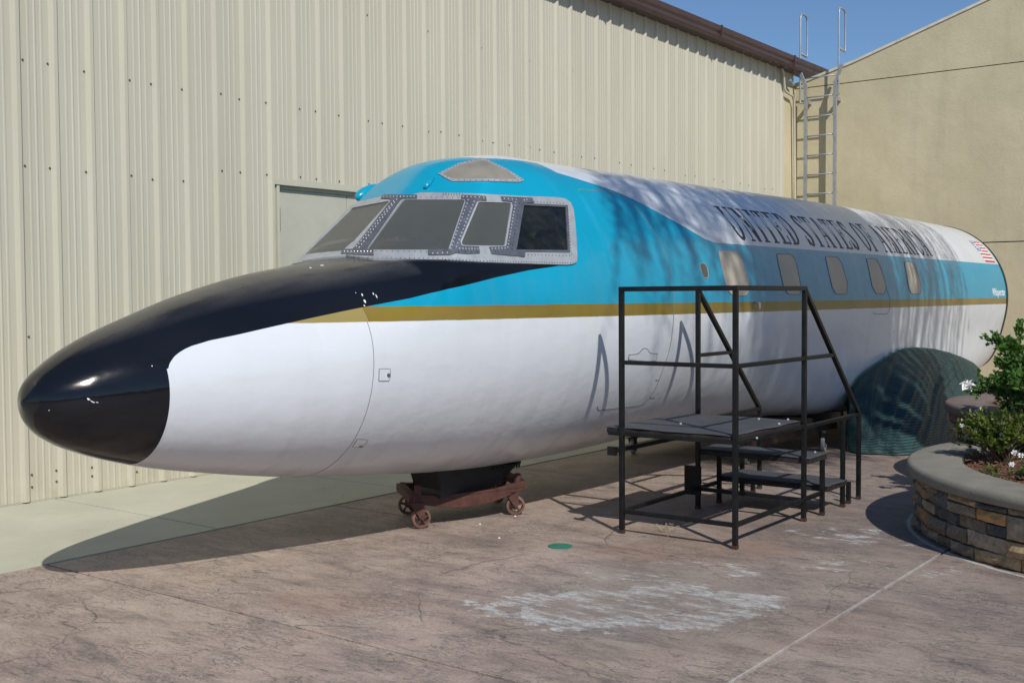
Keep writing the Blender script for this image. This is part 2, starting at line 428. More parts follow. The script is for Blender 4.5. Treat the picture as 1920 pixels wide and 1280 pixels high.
def stamped():
    n = N('stamped_concrete'); X, Y, Z = n.xyz()
    v = n.pos(rot=(0, 0, math.radians(37)), scale=(1, 1, 1))
    vs = n.pos(rot=(0, 0, math.radians(37)), scale=(2.6, 0.8, 1))
    a = n.noise(v, 0.55, 8, 0.66, 0.4); b = n.noise(vs, 2.3, 9, 0.72, 0.5)
    col = n.ramp(a, [(0.30, (0.215, 0.165, 0.140)), (0.45, (0.360, 0.275, 0.228)), (0.56, (0.455, 0.355, 0.290)), (0.70, (0.300, 0.235, 0.200))])
    col = n.mix(n.ramp(b, [(0.36, 0.70), (0.50, 0.0)]), col, (0.190, 0.155, 0.138))
    col = n.mix(n.ramp(b, [(0.52, 0.0), (0.66, 0.55)]), col, (0.50, 0.42, 0.345))
    col = n.mix(n.ramp(n.noise(v, 0.50, 5, .6), [(0.53, 0.0), (0.66, 0.60)]), col, (0.33, 0.200, 0.130))
    # darker half towards the planter
    dk = n.ramp(n.math('ADD', n.math('ADD', n.math('MULTIPLY', X, 0.10), n.math('MULTIPLY', Y, -0.11)), n.math('MULTIPLY', a, 0.5)), [(0.30, 0.0), (0.72, 1.0)])
    col = n.mix(n.math('MULTIPLY', dk, 0.45), col, (0.185, 0.150, 0.140))
    vf = n.pos(rot=(0, 0, math.radians(40)), scale=(3.0, 1.0, 1))
    m = n.noise(vf, 8, 9, 0.74, 0.9)
    def ridge(vec, sc, wid, det=5, dist=.8, rr=.6):
        q = n.noise(vec, sc, det, rr, dist); return n.ramp(n.math('ABSOLUTE', n.math('SUBTRACT', q, 0.5)), [(0.0, 1.0), (wid, 0.0)])
    patch = n.ramp(n.noise(v, 1.5, 4, .6), [(0.40, 0.0), (0.56, 1.0)])
    rd = n.math('MAXIMUM', n.math('MULTIPLY', ridge(vf, 4.5, .012), n.math('ADD', n.math('MULTIPLY', patch, 0.85), 0.15)), n.math('MULTIPLY', ridge(vf, 13, .030), n.ramp(n.noise(v, 2.6, 4), [(0.45, 0.0), (0.60, 1.0)])))
    pits = n.ramp(m, [(0.375, 1.0), (0.42, 0.0)])
    mk = n.math('MAXIMUM', n.math('MULTIPLY', rd, 0.75), n.math('MULTIPLY', pits, 0.75))
    col = n.mix(mk, col, (0.085, 0.076, 0.074))
    lt = n.ramp(n.noise(vf, 9, 8, 0.78, 0.6), [(0.57, 0.0), (0.68, 0.50)])
    col = n.mix(lt, col, (0.50, 0.43, 0.36))
    gg = n.noise(n.pos(scale=(1, 1, 1)), 70, 5, .8); col = n.mix(n.ramp(gg, [(0.36, 0.55), (0.50, 0.0)]), col, (0.13, 0.11, 0.10))
    col = n.mix(n.ramp(gg, [(0.56, 0.0), (0.70, 0.35)]), col, (0.52, 0.45, 0.39))
    # stamped joints wandering across
    vo = n.nd('ShaderNodeTexVoronoi', feature='DISTANCE_TO_EDGE'); vo.inputs['Scale'].default_value = 0.85
    dv = n.nd('ShaderNodeMix', data_type='VECTOR'); nn = n.nd('ShaderNodeTexNoise'); n.l.new(v, nn.inputs['Vector']); nn.inputs['Scale'].default_value = 2.2; nn.inputs['Detail'].default_value = 9; nn.inputs['Roughness'].default_value = .65
    dv.inputs['Factor'].default_value = 0.16; n.l.new(v, dv.inputs['A']); n.l.new(nn.outputs['Color'], dv.inputs['B']); n.l.new(dv.outputs['Result'], vo.inputs['Vector'])
    ck = n.ramp(vo.outputs['Distance'], [(0.0, 1.0), (0.0045, 0.0)])
    ck = n.math('MULTIPLY', ck, n.ramp(n.noise(v, 1.6, 3), [(0.42, 0.0), (0.6, 1.0)]))
    col = n.mix(n.math('MULTIPLY', ck, 0.7), col, (0.07, 0.062, 0.06))
    # pale lime bloom left by standing water
    def blot(cx, cy, rx, ry, ang, thr, sc, rimw=.30):
        ca, sa = math.cos(ang), math.sin(ang)
        dx = n.math('SUBTRACT', X, cx); dy = n.math('SUBTRACT', Y, cy)
        u = n.math('DIVIDE', n.math('ADD', n.math('MULTIPLY', dx, ca), n.math('MULTIPLY', dy, sa)), rx)
        w = n.math('DIVIDE', n.math('SUBTRACT', n.math('MULTIPLY', dy, ca), n.math('MULTIPLY', dx, sa)), ry)
        r = n.math('SQRT', n.math('ADD', n.math('MULTIPLY', u, u), n.math('MULTIPLY', w, w)))
        r = n.math('ADD', r, n.math('MULTIPLY', n.math('SUBTRACT', n.noise(v, 2.6, 8, .72), 0.5), 1.7))
        q = n.math('ADD', n.math('MULTIPLY', n.noise(vst, sc, 9, 0.75, 0.3), 0.7), n.math('MULTIPLY', n.noise(v, 2.2, 5, .6), 0.3))
        env = n.ramp(r, [(0.0, 0.085), (0.45, 0.075), (0.78, 0.12), (0.90, 0.07), (1.0, -0.02)])
        s = n.math('ADD', q, n.math('SUBTRACT', env, 0.0))
        lo = n.math('SUBTRACT', s, thr); lo = n.math('MULTIPLY', lo, 14.0)
        c = n.nd('ShaderNodeClamp'); n.l.new(lo, c.inputs[0])
        return n.math('MULTIPLY', c.outputs[0], n.ramp(r, [(0.93, 1.0), (1.0, 0.0)]))
    vst = n.pos(rot=(0, 0, math.radians(-53)), scale=(2.4, .75, 1)) 
    vst = n.pos(rot=(0, 0, math.radians(37)), scale=(2.6, 0.8, 1))
    f1 = blot(4.80, 2.84, 0.80, 0.46, math.radians(-50), 0.560, 7)
    f2 = blot(5.50, 3.10, 0.55, 0.30, math.radians(-50), 0.635, 8)
    f3 = blot(7.05, 2.74, 0.36, 0.20, math.radians(-50), 0.60, 8)
    f4 = blot(7.05, 2.35, 0.42, 0.20, math.radians(-50), 0.63, 9)
    f5 = blot(6.30, 2.15, 0.44, 0.24, math.radians(-60), 0.64, 9)
    f = n.math('MAXIMUM', n.math('MAXIMUM', f1, f2), n.math('MAXIMUM', n.math('MAXIMUM', f3, f4), f5))
    fm_ = n.ramp(n.noise(n.pos(rot=(0, 0, .64), scale=(1.7, 1, 1)), 24, 6, .75, .6), [(0.40, 0.15), (0.56, 1.0)])
    f = n.math('MULTIPLY', f, fm_)
    # lime along the joint and round the planter foot
    jy = n.ramp(n.math('ABSOLUTE', n.math('SUBTRACT', Y, 1.993)), [(0.0, 1.0), (0.016, 0.0)])
    jy = n.math('MULTIPLY', jy, n.ramp(n.noise(v, 3, 4), [(0.38, 0.0), (0.50, 1.0)])); jy = n.math('MULTIPLY', jy, n.ramp(X, [(0.0, 0.0), (1.0, 1.0)]))
    rp = n.math('SQRT', n.math('ADD', n.math('POWER', n.math('SUBTRACT', X, 8.20), 2.0), n.math('POWER', n.math('SUBTRACT', Y, 0.70), 2.0)))
    rr_ = n.math('ABSOLUTE', n.math('SUBTRACT', n.math('ADD', rp, n.math('MULTIPLY', n.math('SUBTRACT', n.noise(v, 14, 4), .5), 0.03)), 1.828))
    rr_ = n.ramp(rr_, [(0.0, 1.0), (0.022, 0.0)])
    f = n.math('MAXIMUM', f, n.math('MAXIMUM', n.math('MULTIPLY', jy, 0.6), n.math('MULTIPLY', rr_, 0.8)))
    col = n.mix(n.math('MULTIPLY', f, 0.95), col, (0.66, 0.68, 0.68))
    # greyer film where the water stood
    g = n.math('SUBTRACT', 1.0, n.ramp(n.math('SQRT', n.math('ADD', n.math('POWER', n.math('DIVIDE', n.math('SUBTRACT', X, 4.9), 1.0), 2.0), n.math('POWER', n.math('DIVIDE', n.math('SUBTRACT', Y, 2.8), 0.9), 2.0))), [(0.5, 0.0), (1.0, 1.0)]))
    col = n.mix(n.math('MULTIPLY', g, 0.35), col, (0.22, 0.21, 0.19))
    r = n.ramp(b, [(0.3, 0.55), (0.7, 0.82)])
    bp = n.bump(m, 0.6, 0.008); bp = n.bump(b, 0.5, 0.02, bp); bp = n.bump(n.math('MULTIPLY', rd, -1.0), 0.5, 0.006, bp); bp = n.bump(n.math('MULTIPLY', ck, -1.0), 0.5, 0.01, bp)
    n.set(Base_Color=col, Roughness=r, Normal=bp)
    return n.m
def plain_concrete():
    n = N('pale_concrete'); v = n.pos(rot=(0, 0, .6))
    a = n.noise(v, 1.1, 7, 0.62); s = n.noise(n.pos(scale=(1, 5, 1)), 6, 5, 0.6)
    col = n.ramp(a, [(0.3, (0.43, 0.42, 0.325)), (0.7, (0.53, 0.52, 0.405))])
    col = n.mix(n.ramp(s, [(0.45, 0.0), (0.8, 0.35)]), col, (0.36, 0.355, 0.31))
    sp = n.ramp(n.noise(v, 22, 4, .7), [(0.27, 1.0), (0.31, 0.0)])
    col = n.mix(n.math('MULTIPLY', sp, 0.4), col, (0.22, 0.21, 0.19))
    n.set(Base_Color=col, Roughness=0.85, Normal=n.bump(n.noise(v, 60, 5), 0.25, 0.004))
    return n.m
def cladding_mat():
    n = N('cream_metal_cladding'); v = n.pos(scale=(1, 1, 0.18))
    a = n.noise(v, 2.2, 5, 0.6); z = n.xyz()[2]
    col = n.ramp(a, [(0.3, (0.505, 0.480, 0.385)), (0.7, (0.555, 0.530, 0.430))])
    d = n.math('MULTIPLY', n.ramp(z, [(0.0, 1.0), (0.35, 0.0)]), n.ramp(n.noise(n.pos(scale=(1, 1, .5)), 9, 5), [(0.4, 0.0), (0.7, 0.5)]))
    col = n.mix(d, col, (0.38, 0.34, 0.24))
    st = n.ramp(n.noise(n.pos(scale=(14, 14, 0.25)), 1.0, 4, .6), [(0.62, 0.0), (0.8, 0.22)])
    col = n.mix(st, col, (0.36, 0.34, 0.27))
    n.set(Base_Color=col, Roughness=0.42, Normal=n.bump(n.noise(n.pos(scale=(1, 1, .3)), 5, 2), 0.10, 0.02))
    return n.m
def stucco_mat():
    n = N('sand_stucco'); v = n.pos()
    a = n.noise(v, 0.9, 6, 0.6)
    col = n.ramp(a, [(0.3, (0.530, 0.465, 0.305)), (0.7, (0.650, 0.575, 0.395))])
    st = n.ramp(n.noise(n.pos(scale=(1, 3.5, .35)), 1.3, 6, .65), [(0.52, 0.0), (0.75, 0.25)])
    col = n.mix(st, col, (0.36, 0.31, 0.21))
    n.set(Base_Color=col, Roughness=0.92, Normal=n.bump(n.noise(v, 45, 5, .7), 0.5, 0.008, n.bump(n.noise(v, 3, 3), 0.3, 0.03)))
    return n.m
def net_mat():
    n = N('green_shade_net'); uv = n.nd('ShaderNodeUVMap'); sp = n.nd('ShaderNodeSeparateXYZ'); n.l.new(uv.outputs[0], sp.inputs[0])
    f = n.math('FRACT', n.math('MULTIPLY', n.math('ADD', sp.outputs[1], n.math('MULTIPLY', n.noise(uv.outputs[0], 5, 2), 0.03)), 46.0))
    s = n.math('PINGPONG', f, 0.5); s = n.ramp(s, [(0.10, 0.0), (0.30, 1.0)])
    fv = n.math('FRACT', n.math('MULTIPLY', sp.outputs[0], 240.0)); w = n.ramp(n.math('PINGPONG', fv, .5), [(0.1, 0.75), (0.4, 1.0)])
    col = n.mix(n.math('MULTIPLY', s, w), (0.004, 0.013, 0.015), (0.020, 0.078, 0.076))
    col = n.mix(n.ramp(n.noise(n.pos(), 2.5, 4), [(0.5, 0.0), (0.75, 0.35)]), col, (0.05, 0.07, 0.065))
    n.set(Base_Color=col, Roughness=0.62, Normal=n.bump(s, 0.6, 0.006)); return n.m
def stone_mat(name, c1, c2, c3):
    n = N(name); oi = n.nd('ShaderNodeObjectInfo')
    add = n.nd('ShaderNodeVectorMath', operation='ADD'); n.l.new(n.geo.outputs['Position'], add.inputs[0])
    mu = n.math('MULTIPLY', oi.outputs['Random'], 40.0); cb = n.nd('ShaderNodeCombineXYZ'); n.l.new(mu, cb.inputs[0]); n.l.new(cb.outputs[0], add.inputs[1])
    v = add.outputs[0]
    a = n.noise(v, 9, 7, 0.68, .4); b = n.noise(v, 30, 6, .7)
    col = n.ramp(a, [(0.28, c1), (0.5, c2), (0.72, c3)])
    col = n.mix(n.ramp(b, [(0.3, 0.55), (0.5, 0.0)]), col, tuple(x*.3 for x in c1))
    hv = n.nd('ShaderNodeHueSaturation'); n.l.new(col, hv.inputs['Color']); n.l.new(n.math('ADD', n.math('MULTIPLY', oi.outputs['Random'], 0.7), 0.62), hv.inputs['Value'])
    n.set(Base_Color=hv.outputs[0], Roughness=0.85, Normal=n.bump(a, 0.8, 0.02, n.bump(b, 0.5, 0.006))); return n.m
def leaf_mat(name, c1, c2, trans=0.25):
    n = N(name); oi = n.noise(n.pos(), 11, 3)
    wn_ = n.nd('ShaderNodeTexWhiteNoise'); n.l.new(n.pos(scale=(17, 17, 17)), wn_.inputs[0])
    col = n.ramp(oi, [(0.3, c1), (0.7, c2)])
    n.set(Base_Color=col, Roughness=0.38)
    tr = n.nd('ShaderNodeBsdfTranslucent'); n.l.new(n.mix(0.5, col, (0.25, 0.42, 0.05)), tr.inputs[0])
    ms = n.nd('ShaderNodeMixShader'); ms.inputs[0].default_value = trans
    out = n.t.nodes['Material Output']; n.l.new(n.b.outputs[0], ms.inputs[1]); n.l.new(tr.outputs[0], ms.inputs[2]); n.l.new(ms.outputs[0], out.inputs[0])
    return n.m
M['paint'] = paint_material()
M['stamped'] = stamped(); M['concrete'] = plain_concrete(); M['clad'] = cladding_mat(); M['stucco'] = stucco_mat(); M['net'] = net_mat()
M['soil'] = simple('dark_joint', (0.05, 0.045, 0.04), 0.95)
M['coping'] = simple('coping_paint', (0.66, 0.62, 0.50), 0.7)
M['brown'] = simple('brown_trim_paint', (0.075, 0.042, 0.040), 0.38, var=.12)
M['doorp'] = simple('door_paint', (0.50, 0.495, 0.42), 0.5, var=.05)
M['trim'] = simple('trim_paint', (0.54, 0.53, 0.42), 0.45, var=.05)
M['screw'] = simple('screw_head', (0.10, 0.09, 0.07), 0.5)
M['alloy'] = simple('bare_alloy', (0.47, 0.49, 0.51), 0.42, 0.4, var=.14, scale=14, bump=.1)
M['strap'] = simple('grey_strap_paint', (0.125, 0.135, 0.165), 0.42, 0.3, var=.22, scale=16)
M['rivl'] = simple('pale_rivet', (0.55, 0.58, 0.62), 0.35, 0.3)
M['rivd'] = simple('dark_rivet', (0.03, 0.03, 0.035), 0.6)
M['pane'] = simple('frosted_acrylic', (0.078, 0.084, 0.078), 0.30, var=.12, scale=1.5, spec=.6)
M['eyepane'] = simple('hazed_acrylic', (0.26, 0.24, 0.20), 0.30, var=.2, scale=5, spec=.5)
M['cabin'] = simple('window_blind', (0.46, 0.41, 0.335), 0.45, var=.10, scale=2.5, spec=.5)
M['rubber'] = simple('dark_rubber', (0.02, 0.02, 0.02), 0.6)
M['seam'] = simple('seam_grey', (0.22, 0.22, 0.23), 0.7)  # plain grey of the skin seams and thin window rims
M['lead'] = simple('lettering_black', (0.035, 0.035, 0.045), 0.5)
M['wlead'] = simple('lettering_white', (0.8, 0.8, 0.8), 0.5, var=.02)
M['flag_red'] = simple('flag_red', (0.48, 0.05, 0.05), 0.5, var=.1); M['flag_white'] = simple('flag_white', (0.78, 0.78, 0.8), 0.5, var=.03); M['flag_blue'] = simple('flag_blue', (0.06, 0.08, 0.28), 0.5, var=.1)
M['steel'] = simple('black_painted_steel', (0.009, 0.0095, 0.010), 0.45, 0.0, var=.5, scale=14, bump=.2, spec=.3)
M['rust'] = simple('rusty_foot', (0.05, 0.027, 0.018), 0.8, var=.4, scale=30)
M['tread'] = simple('grey_rubber_mat', (0.052, 0.056, 0.062), 0.72, var=.22, scale=7, bump=.35, bscale=90)
M['edge'] = simple('worn_edge', (0.022, 0.016, 0.014), 0.75, var=.6, scale=25)
M['redox'] = simple('red_oxide_paint', (0.085, 0.033, 0.024), 0.72, var=.35, scale=13, bump=.4)
M['tyre'] = simple('pinkish_castor', (0.17, 0.085, 0.065), 0.8, var=.3, scale=25)
M['saddle'] = simple('black_saddle', (0.017, 0.018, 0.019), 0.55, var=.3)
M['galv'] = simple('galvanised_steel', (0.36, 0.39, 0.40), 0.45, 0.35, var=.16, scale=9)
M['cap'] = simple('cast_cap', (0.215, 0.200, 0.165), 0.85, var=.14, scale=7, bump=.45, bscale=50)
M['cap2'] = simple('brown_cast_cap', (0.16, 0.125, 0.11), 0.85, var=.14, scale=7, bump=.45, bscale=50)
M['mulch'] = simple('bark_mulch', (0.13, 0.065, 0.035), 0.9, var=.6, scale=30, bump=1.0, bscale=45)
M['bark'] = simple('bark', (0.14, 0.10, 0.07), 0.9, var=.3, scale=10, bump=.8, bscale=25)
M['petal'] = simple('white_petal', (0.80, 0.80, 0.78), 0.6, var=.05)
M['castor_grey'] = simple('grey_castor', (0.42, 0.41, 0.38), 0.6)
M['timber'] = simple('dark_timber', (0.06, 0.035, 0.022), 0.8, var=.3, stretch=(1, 6, 6))
M['green'] = simple('green_plastic', (0.02, 0.16, 0.11), 0.5)
M['dglass'] = None
def dark_glass():
    n = N('tinted_window'); v = n.pos(scale=(1, 1, 1), rot=(.3, .2, .1))
    c = n.ramp(n.noise(v, 7, 5, .6, 1.2), [(0.35, (0.005, 0.006, 0.005)), (0.55, (0.014, 0.015, 0.011)), (0.75, (0.035, 0.034, 0.024))])
    n.set(Base_Color=c, Roughness=0.07); n.b.inputs['Coat Weight'].default_value = 0.5; return n.m
M['dglass'] = dark_glass()
STONES = [stone_mat('tan_ledgestone', (0.24, 0.155, 0.085), (0.40, 0.275, 0.155), (0.56, 0.41, 0.25)),
          stone_mat('brown_ledgestone', (0.14, 0.11, 0.08), (0.26, 0.205, 0.15), (0.39, 0.32, 0.24)),
          stone_mat('grey_ledgestone', (0.06, 0.062, 0.066), (0.12, 0.122, 0.122), (0.24, 0.235, 0.22)),
          stone_mat('rust_ledgestone', (0.21, 0.105, 0.045), (0.38, 0.215, 0.09), (0.54, 0.35, 0.17))]
LEAF = [leaf_mat('rose_leaf', (0.035, 0.095, 0.018), (0.12, 0.25, 0.045)), leaf_mat('olive_shrub_leaf', (0.040, 0.070, 0.010), (0.155, 0.20, 0.03)), leaf_mat('low_leaf', (0.045, 0.10, 0.015), (0.13, 0.22, 0.04)), leaf_mat('tree_leaf', (0.04, 0.08, 0.02), (0.08, 0.13, 0.035))]

# ------------------------------------------------------------------ ground
g = meshobj('ground', [(-150, -150, -0.06), (200, -150, -0.06), (200, 200, -0.06), (-150, 200, -0.06)], [(0, 1, 2, 3)], simple('ground_surface', (0.27, 0.215, 0.18), 0.9), kind='structure')
def slabs(name, xs, ys, mat, z=0.0, jit=0.0):
    root = MB().box((xs[0]+.01, ys[0]+.01, -0.055), (xs[-1]-.01, ys[-1]-.01, -0.034)).build(name, M['soil'], kind='structure')
    for i in range(len(xs)-1):
        for j in range(len(ys)-1):
            g_ = 0.008
            o = MB().box((xs[i]+g_, ys[j]+g_, -0.05), (xs[i+1]-g_, ys[j+1]-g_, z)).build('concrete_slab', mat, root)
            bevel(o, 0.002, 1)
    return root
slabs('patio', [-6, -2.0, 1.35, 3.565, 5.86, 8.1, 10.4, 12.7, 18.86], [-7, -2.9, -.45, 1.99, 6.085], M['stamped'])
slabs('walkway', [-6, -.8, 1.05, 2.93, 4.80, 6.70, 8.6, 10.5, 12.4, 14.3, 16.2, 18.86], [6.085, 8.047], M['concrete'], z=0.004)

# ------------------------------------------------------------------ metal clad building
WY = 8.04
RP = 0.305; R0 = 5.472
def profile(x0, x1):
    """cladding outline in plan: list of (x, depth towards the patio)"""
    pts = []; k = math.floor((x0-R0)/RP)-1
    while R0+k*RP < x1+RP:
        c = R0+k*RP
        pts += [(c-.040, 0), (c-.014, .032), (c+.014, .032), (c+.040, 0)]
        for m in (.098, .152, .206):
            w = .012 if m != .152 else .008
            pts += [(c+m-.011, 0), (c+m-w*.5, .0055), (c+m+w*.5, .0055), (c+m+.011, 0)]
        k += 1
    out = [(x, d) for x, d in pts if x0 < x < x1]
    def at(x):
        for (a, da), (b, db) in zip(pts, pts[1:]):
            if a <= x <= b: return da+(db-da)*(x-a)/(b-a)
        return 0
    return [(x0, at(x0))]+out+[(x1, at(x1))]
def clad_strip(mb, x0, x1, z0, z1, lift=0.0):
    pr = profile(x0, x1); n = len(pr)
    v = [(x, WY-d-lift, z0) for x, d in pr]+[(x, WY-d-lift, z1) for x, d in pr]
    v += [(x0, WY+.03, z0), (x1, WY+.03, z0), (x0, WY+.03, z1), (x1, WY+.03, z1)]
    f = [(i, i+1, n+i+1, n+i) for i in range(n-1)]
    f += [(2*n, 2*n+2, 2*n+3, 2*n+1), (2*n, 0, n, 2*n+2), (n-1, 2*n+1, 2*n+3, 2*n-1)]
    f += [tuple([2*n, 2*n+1]+list(range(n-1, -1, -1)))]
    mb.add(v, f)
hall = thing('metal_hall', (10, WY, 0), 'tall building clad in ribbed cream metal sheet behind the aircraft with brown gutter', 'building')
DX0, DX1, DZ = 7.035, 8.86, 2.575
ZT = 5.38
k0 = -5
edges = [R0+0.915*k+0.0 for k in range(-5, 15)]
edges = [e+.02 for e in edges]
edges[-1] = 18.38
for a, b in zip(edges, edges[1:]):
    mb = MB(); lift = 0.0
    if b < DX0 or a > DX1: clad_strip(mb, a+.001, b-.001, 0.014, ZT)
    else:
        if a < DX0: clad_strip(mb, a+.001, DX0, 0.014, ZT)
        clad_strip(mb, max(a+.001, DX0), min(b-.001, DX1), DZ+.03, ZT)
        if b > DX1: clad_strip(mb, DX1, b-.001, 0.014, ZT)
    p = mb.build('metal_panel', M['clad'], hall)
    # lap seam beside the last rib and screws
    s = MB()
    rows = [.13, .21, 1.25, 2.53, 3.31, 4.35] if b < DX0 or a > DX1 else [2.66, 3.31, 4.35]
    for rz in rows:
        k = 0
        c = a-.02
        for cc, offs in ((c, (-.052, .052)), (c+RP, (-.052,)), (c+2*RP, (-.052,))):
            for of in offs:
                x = cc+of
                if not (a-.05 < x < b) or (rz in (1.25, 4.35) and of < 0): continue
                zz = rz+random.uniform(-.012, .012)
                s.lathe((x, WY-.001, zz), (0, -1, 0), [(0, .0095), (.002, .0095), (.003, .0062), (.008, .0055)], 7)
    s.build('screw_row', M['screw'], p, kind='stuff')
MB().box((-.5, WY+.031, 0.0), (DX0, WY+.2, 5.45)).box((DX1, WY+.031, 0.0), (18.86, WY+.2, 5.45)).box((DX0, WY+.031, DZ+.06), (DX1, WY+.2, 5.45)).build('inner_wall', M['trim'], hall)
MB().box((-.5, WY-.02, 5.385), (18.38, WY+.03, 5.41)).build('soffit_trim', M['trim'], hall)
MB().box((-.5, WY-.004, 0.006), (DX0-.02, WY+.02, 0.012)).build('base_flashing', M['trim'], hall)
# door with two leaves
dr = MB().box((DX0+.03, WY+.010, DZ-.033), (DX1-.03, WY+.10, DZ-.001)).box((DX0+.031, WY+.010, 0), (DX0+.06, WY+.10, DZ-.034)).box((DX1-.06, WY+.010, 0), (DX1-.031, WY+.10, DZ-.034)).build('door_frame', M['doorp'], hall)
for a, b in ((DX0+.063, 7.965), (7.972, DX1-.063)):
    bevel(MB().box((a, WY+.012, .01), (b, WY+.055, DZ-.036)).build('door_leaf', M['doorp'], hall), .003)
for z in (.4, 1.3, 2.15): MB().tube([(DX0+.064, WY+.008, z), (DX0+.064, WY+.008, z+.22)], .008, 8).build('hinge', M['screw'], hall)
MB().box((DX0-.02, WY-.045, DZ), (DX1+.02, WY+.12, DZ+.012)).box((DX0-.02, WY-.045, DZ+.0122), (DX1+.02, WY-.037, DZ+.055)).build('door_header', M['trim'], hall)
for x in (DX0, DX1-.03): MB().box((x, WY-.036, 0.0), (x+.03, WY+.10, DZ-.001)).build('door_jamb', M['trim'], hall)
# gutter, fascia, soffit
MB().box((-.5, 7.838, 5.372), (19.9, 8.10, 5.384)).build('soffit', M['brown'], hall)
gp = [(7.84, 5.360), (7.825, 5.362), (7.80, 5.40), (7.80, 5.44), (7.775, 5.475), (7.765, 5.52), (7.765, 5.545), (7.785, 5.555), (7.80, 5.545), (7.86, 5.545), (7.86, 5.36)]
mb = MB(); mb.add([(x, y, z) for x in (-.5, 19.9) for y, z in gp], [(i, (i+1) % 11, 11+(i+1) % 11, 11+i) for i in range(11)]+[tuple(range(10, -1, -1)), tuple(range(11, 22))]); mb.build('gutter', M['brown'], hall)
for x in (9.5, 12.5, 15.5, 18.2): MB().box((x, 7.757, 5.40), (x+.03, 7.80, 5.56)).build('gutter_strap', M['brown'], hall)
MB().add([(-.5, 7.86, 5.56), (19.9, 7.86, 5.56), (19.9, 14, 6.6), (-.5, 14, 6.6), (-.5, 7.86, 5.50), (19.9, 7.86, 5.50), (19.9, 14, 6.54), (-.5, 14, 6.54)], [(0, 1, 2, 3), (7, 6, 5, 4), (0, 4, 5, 1), (0, 3, 7, 4), (1, 5, 6, 2)]).build('roof', M['brown'], hall)
for i in range(9): MB().lathe((16.6+i*.33, 7.93, 5.372), (0, 0, -1), [(0, .012), (.006, .010)], 8).build('soffit_rivet', M['rivl'], hall)
# conduit that runs down the end of the wall
pc = [on_y(p, 7.97) for p in ((1466, 129), (1469, 136), (1471, 165), (1473, 172), (1486, 180), (1489, 190), (1490, 300), (1491, 420), (1492, 520))]
MB().tube([tuple(p) for p in pc], .022, 8).build('conduit', M['trim'], hall, smooth=True)
MB().tube([tuple(on_y((1481, 150), 7.95)), tuple(on_y((1487, 160), 7.95))], .025, 8).build('conduit_bracket', M['galv'], hall)

# ------------------------------------------------------------------ stucco building
SX = 18.88
st = thing('stucco_building', (SX+2, 2, 0), 'sand coloured stucco building closing the yard, with sloping parapet behind the roof ladder', 'building')
def roofz(y): return 5.165+(8.15-y)*0.262 if y > 7.0 else 5.466+(7.0-y)*0.325
Y0, Y1 = 8.15, -9.0
def wall_seg(z0, z1, name, ytop=None):
    mb = MB()
    if ytop is None: mb.box((SX, Y1, z0), (SX+.3, Y0, z1))
    else:
        ys = [Y0, 7.0, Y1]
        tops = [roofz(y) for y in ys]
        v = []; 
        for y, t in zip(ys, tops): v += [(SX, y, z0), (SX+.3, y, z0), (SX, y, t), (SX+.3, y, t)]
        f = []
        for i in range(2):
            a = i*4; b = a+4; f += [(a, b, b+2, a+2), (a+1, a+3, b+3, b+1), (a+2, b+2, b+3, a+3), (a, a+1, b+1, b)]
        f += [(0, 2, 3, 1), (8, 9, 11, 10)]; mb.add(v, f)
    return mb.build(name, M['stucco'], st)
wall_seg(-.05, 2.345, 'stucco_panel'); wall_seg(2.362, 5.115, 'stucco_panel'); wall_seg(5.130, 0, 'stucco_panel', True)
MB().box((SX+.02, Y1+.01, -.05), (SX+.28, Y0-.01, 5.14)).build('joint_backing', M['soil'], st)
v = []; f = []
for y in (Y0+.02, 7.0, Y1):
    z = roofz(y); v += [(SX-.018, y, z-.018), (SX-.018, y, z+.024), (SX+.33, y, z+.030), (SX+.33, y, z-.018)]
for i in range(2):
    a = i*4; b = a+4; f += [(a, b, b+1, a+1), (a+1, b+1, b+2, a+2), (a+2, b+2, b+3, a+3), (a+3, b+3, b, a)]
f += [(0, 1, 2, 3), (11, 10, 9, 8)]
MB().add(v, f).build('coping', M['coping'], st)
MB().box((18.381, WY+.005, 0), (SX-.001, WY+.12, 5.14)).build('stucco_return', M['stucco'], st)
MB().add([(SX+.3, Y0, 0), (SX+7, Y0, 0), (SX+7, Y1, 0), (SX+.3, Y1, 0), (SX+.3, Y0, 5.0), (SX+7, Y0, 5.0), (SX+7, Y1, 10), (SX+.3, Y1, 10)], [(0, 1, 5, 4), (1, 2, 6, 5), (4, 5, 6, 7), (2, 3, 7, 6)]).build('rear_mass', M['stucco'], st)

# roof ladder
lad = thing('roof_ladder', (18.66, 7.45, 1.4), 'galvanised ladder fixed to the stucco wall with looped grab rails above the parapet', 'ladder')
LX = 18.665
ya_, yb_ = 7.765, 7.245
rz = [5.24-.329*i for i in range(15)]
for y, s in ((ya_, 1), (yb_, -1)):
    mb = MB(); mb.bar((LX, y, .6), (LX, y, 5.13), .052, .052)
    mb.bar((LX, y, 5.10), (LX-.0, y+s*.115, 5.40), .040, .052)
    mb.build('ladder_rail', M['galv'], lad)
for z in rz: MB().tube([(LX, yb_, z), (LX, ya_, z)], .0115, 8).build('rung', M['galv'], lad, smooth=True)
for y, s, zl, zt in ((ya_, 1, 4.86, 6.36), (yb_, -1, 4.93, 6.36)):
    yy = y+s*.115 if s > 0 else y-.02
    yy = 7.865 if s > 0 else 7.185
    L = [(LX, y, zl-.03), (LX, yy, zl-.03), (LX, yy, zl+.03), (LX, yy, zt-.09), (LX+.02, yy, zt-.02), (LX+.08, yy, zt), (LX+.21, yy, zt), (LX+.27, yy, zt-.02), (LX+.29, yy, zt-.09), (LX+.29, yy, zt-.66), (LX+.27, yy, zt-.70), (LX+.0, yy, zt-.68)]
    MB().tube(L, .0165, 8).build('grab_rail', M['galv'], lad, smooth=True)
